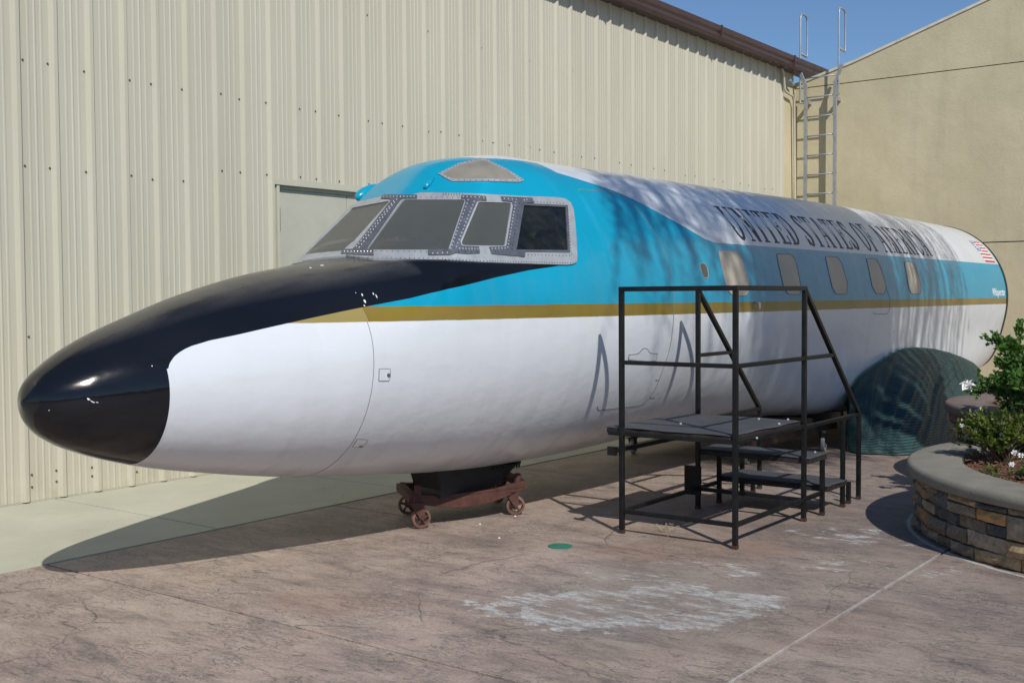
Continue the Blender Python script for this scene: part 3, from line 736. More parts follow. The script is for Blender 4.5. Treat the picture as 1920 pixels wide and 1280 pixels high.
for z in (1.6, 4.85):
    for y in (ya_, yb_): MB().bar((LX+.02, y, z), (SX-.001, y, z), .04, .06).build('wall_bracket', M['galv'], lad)

# ------------------------------------------------------------------ aircraft
air = thing('aircraft_fuselage', (9.0, YA, 0), 'wingless jet fuselage in white, teal and gold with glossy black nose, standing on dollies', 'aircraft')
xs = np.concatenate([2.886+(np.linspace(0, 1, 46)**1.9)*0.56, np.linspace(3.47, 4.9, 42), np.arange(4.91, 6.65, .0125), np.linspace(6.68, 17.0, 150)])
NPH = 260
ph = np.linspace(-math.pi/2, 3*math.pi/2, NPH, endpoint=False)
GR = hull_pt(xs[:, None], ph[None, :])
V = GR.reshape(-1, 3); nx = len(xs)
F = [(i*NPH+j, i*NPH+(j+1) % NPH, (i+1)*NPH+(j+1) % NPH, (i+1)*NPH+j) for i in range(nx-1) for j in range(NPH)]
F.append(tuple(range(NPH-1, -1, -1)))
skin = meshobj('fuselage_skin', V, [tuple(reversed(q)) for q in F], M['paint'], air, smooth=True)
me = skin.data
# rear bulkhead, set in from the rim
rb = MB()
rv = [tuple(p) for p in GR[-1]]; cz = float(pchip(KX, KZ, 17.0))
inner = [(17.05, YA+(p[1]-YA)*.985, cz+(p[2]-cz)*.985) for p in rv]; inn2 = [(16.93, YA+(p[1]-YA)*.96, cz+(p[2]-cz)*.96) for p in rv]
out = [(17.05, YA+(p[1]-YA)*1.006, cz+(p[2]-cz)*1.006) for p in rv]; out2 = [(16.97, YA+(p[1]-YA)*1.006, cz+(p[2]-cz)*1.006) for p in rv]
n_ = NPH
rb.add(out2+out+inner+inn2, [(k*n_+j, k*n_+(j+1) % n_, (k+1)*n_+(j+1) % n_, (k+1)*n_+j) for k in range(3) for j in range(n_)]+[tuple(3*n_+j for j in range(n_))])
rb.build('rear_bulkhead', M['rubber'], air)

# glazing ---------------------------------------------------------
front_pane = rounded([(757, 377), (873, 377), (841, 471), (689, 471)], [6, 5, 4, 2])
side_pane = rounded([(897, 380.5), (957, 382), (944, 462.5), (862.5, 461.5)], [3, 5, 4, 8])
dark_pane = [(980, 387), (1058, 390.5), (1062.5, 471), (966, 470)]
clp = lambda y: 652+(748-652)*(488-y)/(488-365)       # centre line of the windscreen in the photo
cline = [to_px(hull_pt(x_, math.pi/2)) for x_ in (5.045, 5.07, 5.12, 5.25, 5.38, 5.50, 5.535)]
outer = cline+[(790, 363.5), (830, 364), (870, 365), (910, 366), (960, 368.5), (1000, 370), (1040, 371.5), (1058, 374), (1068, 381), (1073, 392), (1076, 412), (1079, 450), (1080.5, 485), (1079, 492), (1073, 496), (1060, 497.3), (1020, 496.5), (960, 495), (900, 493), (850, 490.5), (830, 489), (760, 488.5), (700, 488)]
wf = thing  # (kept short)
frame = decal('windscreen_frame', outer, M['alloy'], air, holes=[front_pane, side_pane, [(978, 384), (1061, 388), (1065.5, 474), (963, 473)]], out=.012, thick=.02, step=5, both=True)
for pl, nm in ((front_pane, 'windscreen_pane'),):
    decal(nm, pl, M['pane'], air, out=.005, thick=.01, step=9); decal(nm, pl, M['pane'], air, out=.005, thick=.01, step=9, mirror=True)
decal('quarter_pane', side_pane, M['pane'], air, out=.005, thick=.01, step=8)
rim = decal('sliding_window_frame', [(977, 383), (1062, 387), (1066.5, 475), (962, 474)], M['strap'], air, holes=[dark_pane], out=.016, thick=.02, step=6)
decal('sliding_window', dark_pane, M['dglass'], air, out=.007, thick=.01, step=8)
# riveted straps
straps = [
    [(717, 375.5), (720, 369), (783, 369.2), (783, 375.6), (757, 375.7), (752, 378.5), (691, 467), (693, 471.5), (702, 471.5), (701, 483), (668, 482), (640.5, 480.5), (645, 471), (663, 471), (669, 465), (736, 379), (733, 376)],
    [(866.5, 376), (866.5, 369.8), (909, 371), (910, 379), (897, 379.3), (893.5, 382), (862, 455), (863, 462), (866, 464), (895, 464.5), (897.5, 478.5), (853, 477.5), (843, 482), (804, 482), (803, 472), (840, 472), (845, 469), (874.5, 381), (873, 376)],
    [(936.5, 371), (995, 373.5), (998.5, 382.5), (978, 383.5), (975.5, 387), (962.5, 470), (966, 473.8), (982, 475), (981.5, 484), (950, 482), (920, 479.5), (914.5, 465.5), (944, 464.5), (947.5, 461), (959.5, 388), (957, 380.8), (939, 379)]]
strap_objs = []
for i, sp in enumerate(straps):
    strap_objs.append(decal('riveted_strap', sp, M['strap'], air, out=.019, thick=.01, step=5))
# top strap strip of the centre: mirrored half fills the far side
def rivets(name, px, mat, parent, r, out, both=False):
    P = hull_hit(px); Nn = hull_nrm(P); mb = MB()
    for p, nn in zip(P, Nn):
        for s in ((1, -1) if both else (1,)):
            q = Vector(p); w = Vector(nn)
            if s < 0: q.y = 2*YA-q.y; w.y = -w.y
            mb.lathe(q+w*(out-.003), w, [(0, r), (.003, r), (.0055, r*.55)], 6)
    return mb.build(name, mat, parent, kind='stuff')
def seq(a, b, n): return [(a[0]+(b[0]-a[0])*i/(n-1), a[1]+(b[1]-a[1])*i/(n-1)) for i in range(n)]
rivets('strap_rivet', seq((746, 378), (676, 468), 17)+seq((740.5, 381), (671, 466), 17)+seq((722, 372.5), (778, 372.5), 10)+seq((648, 476), (697, 476), 9), M['rivl'], strap_objs[0], .0050, .019)
rivets('strap_rivet', seq((879, 379), (846, 470), 15)+seq((889, 382), (855, 466), 14)+seq((870, 373), (905, 374), 6)+seq((860, 469), (893, 469), 7)+seq((812, 479), (838, 478), 4), M['rivl'], strap_objs[1], .0055, .019)
rivets('strap_rivet', seq((964, 382), (949, 466), 15)+seq((943, 375), (965, 377), 4)+seq((920, 469), (944, 468), 5)+seq((980, 378), (985, 377), 2), M['rivl'], strap_objs[2], .0055, .019)
rivets('strap_rivet', seq((971, 384), (957, 470), 13)+seq((858, 475), (892, 475), 4)+seq((926, 475.5), (945, 477), 4), M['rivd'], strap_objs[2], .0050, .019)
rivets('frame_rivet', seq((1000, 380.5), (1054, 383.5), 10)+seq((1063, 396), (1069, 478), 15)+seq((982, 479), (1066, 481), 14)+seq((835, 489), (905, 491.5), 12)+seq((912, 491.5), (1072, 494.5), 34)+seq((706, 473.5), (800, 474.5), 10)+seq((664, 486.8), (830, 487), 20)+seq((832, 365.5), (868, 366.5), 8)+seq((832, 368.3), (868, 369.2), 8)+seq((790, 372.5), (860, 373), 8), M['rivd'], frame, .0042, .012)
# eyebrow window in the cockpit roof
eo = rounded([(822, 327), (861, 307.5), (900, 298.5), (911, 300), (952.5, 320), (982, 338.8), (974, 342.5), (913, 341), (848, 341.5), (833, 333.5)], [2, 0, 3, 3, 0, 3, 3, 0, 3, 2])
ei = rounded([(830.5, 327), (864, 310.5), (900, 302), (909, 303.2), (950, 322.5), (969, 337.2), (913, 336.8), (851, 337.3), (838, 332)], [2, 0, 3, 3, 0, 3, 0, 3, 2])
ef = decal('eyebrow_frame', eo, M['alloy'], air, holes=[ei], out=.008, thick=.014, step=4)
decal('eyebrow_window', ei, M['eyepane'], air, out=.004, thick=.008, step=7)
rivets('frame_rivet', seq((828, 326), (862, 309), 7)+seq((868, 307), (900, 300), 5)+seq((914, 303), (950, 320.5), 7)+seq((955, 323), (976, 337.5), 5)+seq((850, 339.3), (970, 340.2), 12)+seq((832, 330.5), (846, 338), 3), M['rivd'], ef, .0038, .008)
# wiper housing, lamp blister, roof fin
hb_ = hull_hit([(797, 355), (815, 334.5)]); nn_ = hull_nrm(hb_)
A_, B_ = Vector(hb_[0])+Vector(nn_[0])*.008, Vector(hb_[1])+Vector(nn_[1])*.008
MB().tube([A_.lerp(B_, t) for t in (0, .12, .35, .7, 1)], [.008, .019, .022, .013, .003], 10).build('wiper_housing', M['paint'], air, smooth=True)
rivets('fairing_bolt', [(798, 354), (803, 343.5), (801, 349)], M['rivd'], air, .008, .014)
fa = Vector((5.66, 5.93, 2.02))
def ellipsoid(name, c, r, mat, parent, n=16, rot=None):
    mb = MB(); prof = [(-math.cos(math.pi*i/n), max(.01, math.sin(math.pi*i/n))) for i in range(n+1)]
    mb.lathe((0, 0, 0), (1, 0, 0), prof, 20)
    Rm = Matrix.Rotation(rot or 0, 3, 'Y')
    mb.v = [tuple(Vector(c)+Rm @ Vector((v[0]*r[0], v[1]*r[1], v[2]*r[2]))) for v in mb.v]
    return mb.build(name, mat, parent, smooth=True)
_r = ray((694, 362)); _t = 5.72/_r[1]; fp = EYE+_r*_t
ellipsoid('far_side_fairing', (float(fp[0]), float(fp[1]), float(fp[2])), (.15, .06, .058), M['paint'], air, rot=-.3)

# cabin windows
def cr(pts, s, o): return [(o[0]+x/s, o[1]+y/s) for x, y in pts]
wins = [cr([(1278, 143), (1442, 145), (1492, 225), (1548, 395), (1558, 500), (1532, 547), (1395, 543), (1352, 480), (1290, 215)], 4.8, (1080, 440)),
        cr([(449, 350), (545, 352), (572, 400), (601, 545), (596, 606), (520, 602), (494, 560), (456, 395)], 3.3103, (1320, 370)),
        cr([(751, 365), (825, 368), (852, 402), (891, 530), (886, 602), (818, 603), (794, 560), (756, 392)], 3.3103, (1320, 370)),
        cr([(1004, 379), (1066, 381), (1092, 420), (1131, 550), (1122, 600), (1068, 600), (1044, 560), (1011, 400)], 3.3103, (1320, 370)),
        cr([(1239, 396), (1286, 397), (1312, 427), (1348, 550), (1342, 601), (1288, 601), (1268, 560), (1245, 420)], 3.3103, (1320, 370)),
        cr([(1112, 262), (1130, 254), (1160, 262), (1185, 310), (1190, 375), (1175, 396), (1150, 390), (1120, 330)], 4.8, (1080, 440))]
def shrink(poly, d):
    c = np.mean(np.array(poly), 0); return [tuple(np.array(p)+(c-np.array(p))/np.linalg.norm(c-np.array(p))*d) for p in poly]
for i, w in enumerate(wins):
    w = rounded(w, 3.5 if i < 5 else 1.5, 3)
    wfm = decal('cabin_window', w, M['alloy'] if i in (0, 5) else M['seam'], air, holes=[shrink(w, 1.1)], out=.0045, thick=.008, step=5)
    wfm.data.name = 'cabin_window'
    decal('window_pane', shrink(w, 1.1), M['cabin'] if i < 5 else M['pane'], wfm, out=.0022, thick=.006, step=6)

# seams, door, hatches
phs = np.linspace(-math.pi/2+.02, .36, 70)
ribbon('skin_joint', [tuple(p) for p in hull_pt(np.full(70, 4.55), phs)], .0035, M['seam'], air)
ring = np.linspace(-math.pi/2, 3*math.pi/2, 180, endpoint=False)
def door_outline():
    tl = hull_hit([(1087, 358)])[0]; bl = hull_hit([(1122, 767)])[0]; tr = hull_hit([(1166, 366)])[0]
    x0 = 6.46; x1 = 7.32
    return tl, bl, tr
pd = pxline([(1083, 357), (1089, 355.5), (1120, 358), (1160, 362), (1175, 372)], 4)
ribbon('door_seam', [tuple(p) for p in pd], .007, M['seam'], air)
pr = pxline([(1188, 385), (1202, 401), (1226, 433), (1243, 465), (1254, 500), (1259, 530), (1262, 545)]+cr([(1070, 0), (1062, 250), (1040, 450), (1005, 610), (960, 740), (900, 900), (855, 1000), (800, 1080), (745, 1135), (690, 1160), (540, 1180), (400, 1197), (260, 1214), (238, 1205), (233, 1175)], 5.8192, (1080, 560)), 4)
ribbon('door_seam', [tuple(p) for p in pr], .007, M['seam'], air)
for s_ in ([(865, 885), (900, 888)], [(805, 1078), (862, 1076)]): ribbon('door_latch_mark', [tuple(p) for p in pxline(cr(s_, 5.8192, (1080, 560)), 3)], .006, M['seam'], air)
dh = cr([(568, 660), (575, 610), (655, 602), (690, 585), (715, 550), (745, 537), (770, 545), (800, 590), (860, 597), (882, 596), (875, 640), (866, 675), (780, 680), (650, 672)], 5.8192, (1080, 560))
pad = decal('door_handle_plate', dh, M['paint'], air, out=.006, thick=.008, step=5)
ribbon('plate_seam', [tuple(p) for p in pxline(dh+[dh[0]], 3)], .006, M['seam'], pad, out=.0065)
hk = hull_hit(cr([(868, 590), (874, 555)], 5.8192, (1080, 560)))
for sq in ([(643, 494), (720, 494), (722, 548), (712, 578), (640, 578)], [(490, 985), (566, 990), (528, 1046), (455, 1042)]):
    q = cr(sq, 3.766, (540, 560)); h = decal('access_hatch', q, M['paint'], air, out=.003, thick=.005, step=5)
    ribbon('hatch_seam', [tuple(p) for p in pxline(q+[q[0]], 3)], .0035, M['seam'], h, out=.0035)
    c = hull_hit(cr([(sq[2][0]-14, (sq[1][1]+sq[2][1])/2+16)], 3.766, (540, 560)))[0]; nn = hull_nrm(c[None])[0]
    MB().lathe(Vector(c), Vector(nn), [(0, .012), (.006, .011), (.012, .006)], 8).build('hatch_fastener', M['screw'], h)
q = cr([(1128, 545), (1155, 640), (1150, 700), (1135, 722), (1060, 724), (1048, 712)], 3.3103, (1320, 370))
ribbon('emergency_exit_seam', [tuple(p) for p in pxline(q, 3)], .006, M['seam'], air)
pb = hull_hit([(1418, 568)])[0]; nb = hull_nrm(pb[None])[0]
MB().tube([Vector(pb)-Vector(nb)*.01, Vector(pb)+Vector(nb)*.03, Vector(pb)+Vector(nb)*.035+Vector((-.01, 0, -.05))], .008, 8).build('static_probe', M['wlead'], air, smooth=True)
# chipped paint on the black
def chip(c, rx, ry, a=0):
    pts = []
    for k in range(9):
        t = 2*math.pi*k/9; r = random.uniform(.6, 1.1); x = rx*r*math.cos(t); y = ry*r*math.sin(t)
        pts.append((c[0]+x*math.cos(a)-y*math.sin(a), c[1]+x*math.sin(a)+y*math.cos(a)))
    return pts
for c, rx, ry, a in (((679, 553), 3.2, 1.6, 1.0), ((684, 565), 4, 2, 1.0), ((683, 573), 2.2, 1.2, 1), ((700, 551), 3.2, 1.4, 1.2), ((706, 556), 4.5, 1.0, 1.1), ((667, 549), 1, .8, 0), ((166, 748), 4, 2, .5), ((174, 753), 5, 1.2, .5), ((182, 754), 3, .8, .1), ((285, 686), 1.5, 1, .6), ((92, 769), 1.3, .9, 0), ((582, 502), 3, 1, .1), ((604, 497.5), 4, .9, 0)):
    decal('paint_chip', chip(c, rx, ry, a), M['wlead'], air, out=.0012, thick=.003, step=3)

# lettering: serif glyphs as strokes, wrapped round the hull ------------
def glyph(ch):
    """polygons in a unit-high cell (width returned); thick stems, thin bars and bracket serifs"""
    S, T, s = .150, .050, .042     # stem, thin, serif height
    P = []
    def rect(x0, y0, x1, y1): P.append([(x0, y0), (x1, y0), (x1, y1), (x0, y1)])
    def ser(xc, y, w=.40): rect(xc-w/2, y, xc+w/2, y+s)
    def diag(x0, y0, x1, y1, w): P.append([(x0-w/2, y0), (x0+w/2, y0), (x1+w/2, y1), (x1-w/2, y1)])
    def arc(cx, cy, rx, ry, a0, a1, w0, w1, n=16):
        o = []; i_ = []
        for k in range(n+1):
            t = a0+(a1-a0)*k/n; w = w1+(w0-w1)*abs(math.cos(t))**1.4
            o.append((cx+rx*math.cos(t), cy+ry*math.sin(t))); i_.append((cx+(rx-w)*math.cos(t), cy+(ry-min(w, ry*.5))*math.sin(t)))
        for k in range(n): P.append([o[k], o[k+1], i_[k+1], i_[k]])
    pi = math.pi
    if ch == 'U':
        rect(.10, .32, .30, 1); rect(.72, .32, .79, 1); ser(.20, 1-s); ser(.755, 1-s, .30); arc(.445, .34, .345, .34, pi, 2*pi, S, .09); return .95, P
    if ch == 'N':
        rect(.13, 0, .20, 1); rect(.75, 0, .82, 1); diag(.20, 1, .74, 0, .24); ser(.165, 0, .30); ser(.785, 1-s, .30); rect(0, 1-s, .25, 1); return .98, P
    if ch == 'I': rect(.14, 0, .34, 1); ser(.24, 0, .42); ser(.24, 1-s, .42); return .50, P
    if ch == 'T': rect(.30, 0, .50, 1); ser(.40, 0, .42); rect(.02, 1-T, .78, 1); rect(.02, .78, .07, 1); rect(.73, .78, .78, 1); return .82, P
    if ch in 'EF':
        rect(.12, 0, .32, 1); ser(.22, 0, .40); rect(.0, 1-T, .72, 1); rect(.32, .49, .55, .49+s); rect(.67, .78, .72, 1); rect(.53, .40, .57, .65)
        if ch == 'E': rect(.0, 0, .75, T); rect(.70, 0, .75, .24)
        return (.80 if ch == 'E' else .76), P
    if ch == 'D': rect(.12, 0, .32, 1); rect(0, 0, .40, s); rect(0, 1-s, .40, 1); arc(.38, .5, .48, .5, -pi/2, pi/2, S, .06); return .92, P
    if ch == 'S':
        arc(.36, .76, .29, .25, .12*pi, 1.12*pi, .15, .07, 14); diag(.61, .27, .13, .73, .21); arc(.38, .25, .31, .26, -.90*pi, .10*pi, .16, .07, 14); rect(.60, .72, .65, .98); rect(.06, .02, .11, .30); return .76, P
    if ch == 'A': diag(.12, 0, .45, 1, .075); diag(.78, 0, .45, 1, .22); rect(.20, .33, .68, .33+s); ser(.12, 0, .28); ser(.80, 0, .38); return .98, P
    if ch == 'O': arc(.46, .5, .43, .51, 0, 2*pi, S, .06, 30); return .94, P
    if ch == 'M': rect(.13, 0, .19, 1); rect(.84, 0, 1.03, 1); diag(.20, 1, .54, 0, .20); diag(.86, 1, .54, 0, .07); ser(.16, 0, .28); ser(.935, 0, .40); rect(.0, 1-s, .28, 1); rect(.82, 1-s, 1.14, 1); return 1.18, P
    if ch == 'R': rect(.12, 0, .32, 1); rect(0, 1-s, .42, 1); ser(.22, 0, .42); arc(.38, .74, .36, .26, -pi/2, pi/2, .19, .06, 12); rect(.30, .48, .42, .535); diag(.84, 0, .50, .50, .22); rect(.74, 0, 1.0, s); return .96, P
    if ch == 'C': arc(.47, .5, .44, .51, .22*pi, 1.78*pi, S, .06, 26); rect(.78, .70, .83, .98); return .90, P
    return .36, P
# arc length up the side: table of ph -> s
def wrap(x, s, z0):
    """point on the hull at arc length s above height z0"""
    ph0 = math.asin(max(-1, min(1, (z0-float(pchip(KX, KZ, x)))/float(pchip(DX, DT, x)))))
    return x, ph0, s
def wrap_pts(pts, z0):
    P = []
    for x, s in pts:
        zc = float(pchip(KX, KZ, x)); w = float(pchip(KX, KW, x)); h = float(pchip(DX, DT, x)); rr = (w+h)/2
        tt = math.asin((z0-zc)/h)+s/rr
        P.append((x, YA-w*math.cos(tt), zc+h*math.sin(tt)))
    return np.array(P)
def surf_poly(mb, poly, z0, out=.0022):
    q = dens(poly, .05); Pp = wrap_pts(q, z0); Nn = hull_nrm(Pp); c = wrap_pts([tuple(np.mean(np.array(poly), 0))], z0); cn = hull_nrm(c)
    T = Pp+Nn*out; k = len(T); B = Pp-Nn*.002
    vs = [tuple(p) for p in T]+[tuple(p) for p in B]; fs = [tuple(range(k))]
    a, b, cc = T[0], T[k//3], T[2*k//3]
    if np.cross(b-a, cc-a).dot(Nn[0]) < 0: fs = [tuple(reversed(fs[0]))]
    fs += [(i, (i+1) % k, k+(i+1) % k, k+i) for i in range(k)]
    mb.add(vs, fs)
corner = hull_hit([(1392, 459), (1752, 482), (1343, 396), (1400, 398)])
text = 'UNITED STATES OF AMERICA'
xa, xb = 8.05, 12.95
xa = float(corner[0][0])-.03; xb = float(corner[1][0])
zb_ = 1.992
LH = .375
tot = 0; gl = []
for ch in text:
    w, P = glyph(ch); gl.append((w, P)); tot += w+.16 if ch != ' ' else .50
scx = (xb-xa)/tot; cx_ = xa
for ch, (w, P) in zip(text, gl):
    if ch == ' ': cx_ += .50*scx; continue
    mb = MB()
    for n_i, poly in enumerate(P):
        pp = [(cx_+u*scx, v*LH) for u, v in poly]
        surf_poly(mb, pp, zb_, out=.0020+.0004*(n_i % 4))
    mb.build('letter', M['lead'], air)
    cx_ += (w+.16)*scx
# small name near the tail, in the built-in sans face
def wrapped_text(txt, x0, x1, zbase, h, mat, name, bold=.0):
    cu = bpy.data.curves.new(name, 'FONT'); cu.body = txt; cu.size = 1; cu.offset = bold; cu.resolution_u = 3
    to = bpy.data.objects.new(name, cu); C.objects.link(to)
    bpy.context.view_layer.update()
    dg = bpy.context.evaluated_depsgraph_get(); m0 = bpy.data.meshes.new_from_object(to.evaluated_get(dg))
    vs = np.array([tuple(v.co) for v in m0.vertices]); fs = [tuple(p.vertices) for p in m0.polygons]
    bpy.data.objects.remove(to)
    sx = (x1-x0)/(vs[:, 0].max()-vs[:, 0].min()); sy = h/.73
    pts = [(x0+(v[0]-vs[:, 0].min())*sx, v[1]*sy) for v in vs]
    Pp = wrap_pts(pts, zbase); V_, F_ = plate(Pp, fs, .0025, .004)
    return meshobj(name, V_, F_, mat, air)
wq = hull_hit([(1861, 555), (1884.5, 555)])
wrapped_text('Whisperstar', float(wq[0][0]), float(wq[1][0]), 1.515, .105, M['wlead'], 'name_lettering', .008)
# flag
fq = hull_hit([(1848, 491), (1865, 491.5), (1823, 456), (1838, 456)])
fx0, fx1 = float(fq[0][0]), min(16.85, float(fq[1][0])); fz0 = float(fq[0][2]); fh = .37
fl = MB(); fr = MB(); fbk = MB(); fs_ = MB()
surf_poly(fr, [(fx0, 0), (fx1, 0), (fx1, fh), (fx0, fh)], fz0, .0016)
fr.v = []; fr.f = []
for k in range(13):
    y0, y1 = fh*k/13, fh*(k+1)/13; L0 = fx0 if k < 6 else fx0+(fx1-fx0)*.42
    surf_poly(fr if k % 2 == 0 else fl, [(L0, y0), (fx1, y0), (fx1, y1), (L0, y1)], fz0, .0022)
surf_poly(fbk, [(fx0, fh*6/13), (fx0+(fx1-fx0)*.42, fh*6/13), (fx0+(fx1-fx0)*.42, fh), (fx0, fh)], fz0, .0024)
for r_ in range(5):
    for c_ in range(6):
        u = fx0+(fx1-fx0)*.42*(c_+.5)/6; v_ = fh*(6+7*(r_+.5)/5)/13; d_ = .012
        surf_poly(fs_, [(u-d_*1.3, v_), (u, v_-d_), (u+d_*1.3, v_), (u, v_+d_)], fz0, .0036)
fr.build('flag_red_stripes', M['flag_red'], air); fl.build('flag_white_stripes', M['flag_white'], air); fbk.build('flag_canton', M['flag_blue'], air); fs_.build('flag_stars', M['flag_white'], air)

# ------------------------------------------------------------------ green net over the wing root
arch_px = [(1581, 757), (1583, 738), (1592, 722), (1606, 706), (1624, 691), (1645, 677), (1668, 662), (1690, 653), (1715, 651.5), (1745, 654), (1775, 661), (1800, 670), (1815, 677), (1822, 684)]
arch_px = dens(arch_px, 5, False); AR = hull_hit(arch_px); AN = hull_nrm(AR); AR = AR+AN*.03
bot_px = [(1588, 838), (1592, 845), (1605, 849), (1625, 850), (1650, 850.5), (1680, 852), (1710, 851), (1740, 842), (1765, 832), (1785, 828), (1796, 826), (1802, 825)]
def resample(P, n):
    P = np.array(P, float); d = np.r_[0, np.cumsum(np.linalg.norm(np.diff(P, axis=0), axis=1))]; t = np.linspace(0, d[-1], n)
    return np.stack([np.interp(t, d, P[:, k]) for k in range(P.shape[1])], -1)
NA, NS = 150, 70
A3 = resample(AR, NA); Bp = resample(bot_px, NA); B3 = np.array([on_z(tuple(p), .012) for p in Bp])
NV = []; 
for j in range(NS+1):
    s = j/NS
    for i in range(NA):
        a = A3[i]; b = B3[i]; u = i/(NA-1)
        e = s**0.62                       # goes out first, then hangs down
        p = np.array([a[0]+(b[0]-a[0])*(s**.9), a[1]+(b[1]-a[1])*e, a[2]+(b[2]-a[2])*(s**1.25)])
        q_ = u+.10*math.sin(s*2.2)+.05*mnoise.noise(Vector((u*5, s*2, 9)))
        fold = .085*mnoise.noise(Vector((q_*11, s*1.2, 0)))+.045*mnoise.noise(Vector((q_*27, s*1.6, 3)))+.05*mnoise.noise(Vector((u*3, s*3, 6)))
        fold *= min(1, s*2.2)*min(1, (1-s)*4+.25)*min(1, (1-u)*5+.1)
        p = p+np.array([.15, -.9, .35])*fold
        NV.append((p[0], p[1], max(.006, p[2])))
NF = [(j*NA+i, (j+1)*NA+i, (j+1)*NA+i+1, j*NA+i+1) for j in range(NS) for i in range(NA-1)]
net = meshobj('wing_stub_cover', NV, NF, M['net'], smooth=True)
uvl = net.data.uv_layers.new(name='UVMap'); 
for pl in net.data.polygons:
    for li in pl.loop_indices:
        vi = net.data.loops[li].vertex_index; uvl.data[li].uv = ((vi % NA)/(NA-1), (vi//NA)/NS)
sm = net.modifiers.new('cloth', 'SOLIDIFY'); sm.thickness = .004
tag(net, 'dark green shade netting draped over the wing root down to the paving', 'netting')
MB().tube([tuple(p) for p in A3[::3]], .008, 6).build('hem_rope', M['green'], net, smooth=True)

# ------------------------------------------------------------------ dollies
def castor(parent, x, y, yaw, r=.068, mat=None, fork=None):
    d = Vector((math.cos(yaw), math.sin(yaw), 0)); ax = Vector((-d.y, d.x, 0)); c = Vector((x, y, r+.002))
    w = MB().lathe(c-ax*.02, ax, [(0, r*.74), (.003, r*.97), (.010, r), (.030, r), (.037, r*.97), (.040, r*.74)], 22, caps=False).lathe(c-ax*.02, ax, [(-.002, r*.24), (.042, r*.24)], 12).build('castor_wheel', mat or M['tyre'], parent, smooth=False)
    sp = MB()
    for k in range(5):
        t = 2*math.pi*k/5+.3; e = d*math.cos(t)+Vector((0, 0, 1))*math.sin(t)
        for sd_ in (-1, 1): sp.bar(c+ax*(.008*sd_), c+ax*(.008*sd_)+e*(r*.8), .012, .014, up=tuple(ax))
    sp.build('wheel_spoke', fork or M['redox'], w)
    fk = MB()
    top = c+Vector((0, 0, r+.035))+d*(-.035)
    for sd_ in (-1, 1):
        a = c+ax*(.030*sd_); b = top+ax*(.030*sd_)
        fk.add([a+d*.016-ax*.003, a-d*.016-ax*.003, b-d*.05-ax*.003, b+d*.05-ax*.003, a+d*.016+ax*.003, a-d*.016+ax*.003, b-d*.05+ax*.003, b+d*.05+ax*.003],
               [(0, 1, 2, 3), (7, 6, 5, 4), (0, 4, 5, 1), (1, 5, 6, 2), (2, 6, 7, 3), (3, 7, 4, 0)])
    fk.lathe(top+Vector((0, 0, -.002)), (0, 0, 1), [(0, .055), (.008, .055), (.008, .04), (.022, .036)], 16)
    fk.lathe(c-ax*.038, ax, [(0, .010), (.076, .010)], 8)
    fk.build('castor_fork', fork or M['redox'], parent)
dol = thing('nose_dolly', (5.95, 5.0, 0), 'rusty red four-wheeled dolly carrying a black cradle under the nose of the aircraft', 'dolly')
c1, c2 = Vector((5.60, 5.00, 0)), Vector((6.34, 4.77, 0)); dd = (c2-c1).normalized(); nn2 = Vector((-dd.y, dd.x, 0))
nn2 = Vector((.45, .58, 0)).normalized(); c3, c4 = c1+nn2*.50, c2+nn2*.50
for i, (c, yaw) in enumerate(((c1, -0.45), (c2, -0.72), (c3, 2.2), (c4, 1.2))): castor(dol, c.x, c.y, yaw)
fr_ = MB()
zt_ = .215
def chan(a, b, z, h=.075, w=.055):
    fr_.bar((a.x, a.y, z), (b.x, b.y, z), w, h)
e1, e2 = c1-dd*.06, c2+dd*.07
chan(e1, e1+nn2*.50, .205, .05); chan(e2, e2+nn2*.50, .205, .05)
fr_.bar((e1.x, e1.y, .20), (e2.x, e2.y, .20), .06, .012); 
fr_.build('end_beam', M['redox'], dol)
for o_, nm in ((Vector((0, 0, 0)), 'side_beam'), (nn2*.50, 'side_beam')):
    # fish-belly beam
    v = []; K_ = 14
    for k in range(K_+1):
        t = k/K_; p = e1.lerp(e2, t)+o_; sag = .075*math.sin(math.pi*t)
        for q in (-.028, .028):
            v += [(p.x+nn2.x*q, p.y+nn2.y*q, .235-.5*sag), (p.x+nn2.x*q, p.y+nn2.y*q, .178-1.15*sag*.85)]
    f = []
    for k in range(K_):
        a = k*4; b = a+4; f += [(a, b, b+1, a+1), (a+2, a+3, b+3, b+2), (a, a+2, b+2, b), (a+1, b+1, b+3, a+3)]
    f += [(0, 1, 3, 2), (K_*4, K_*4+2, K_*4+3, K_*4+1)]
    bevel(MB().add(v, f).build(nm, M['redox'], dol), .005)
for e in (e1+dd*.04, e2-dd*.05): MB().lathe((e.x, e.y, .20), (0, 0, 1), [(0, .026), (.085, .026), (.092, .018)], 12).build('socket_post', M['redox'], dol)
# black cradle following the belly
sad = MB(); K_ = 26; v = []
s1, s2 = Vector((5.66, 4.91, 0)), Vector((6.56, 4.88, 0))
for side in (0, 1):
    for k in range(K_+1):
        t = k/K_; p = s1.lerp(s2, t)+Vector((.06*side, .30*side, 0))
        ztop = .40-.075*t if side == 0 else .36-.03*t
        zbot = .195+.17*max(0, (t-.62)/.38)**1.5+(.05 if t < .03 else 0)
        xo = .045*(1-0)*(1 if t < .001 else 0)
        v += [(p.x, p.y, ztop), (p.x+xo, p.y, zbot)]
        v[-1] = (p.x+(.05 if k == 0 else 0), p.y, zbot)
f = []; m_ = 2*(K_+1)
for k in range(K_):
    a = 2*k; f += [(a, a+1, a+3, a+2), (m_+a, m_+a+2, m_+a+3, m_+a+1), (a, a+2, m_+a+2, m_+a), (a+1, m_+a+1, m_+a+3, a+3)]
f += [(0, m_, m_+1, 1), (2*K_, 2*K_+1, m_+2*K_+1, m_+2*K_)]
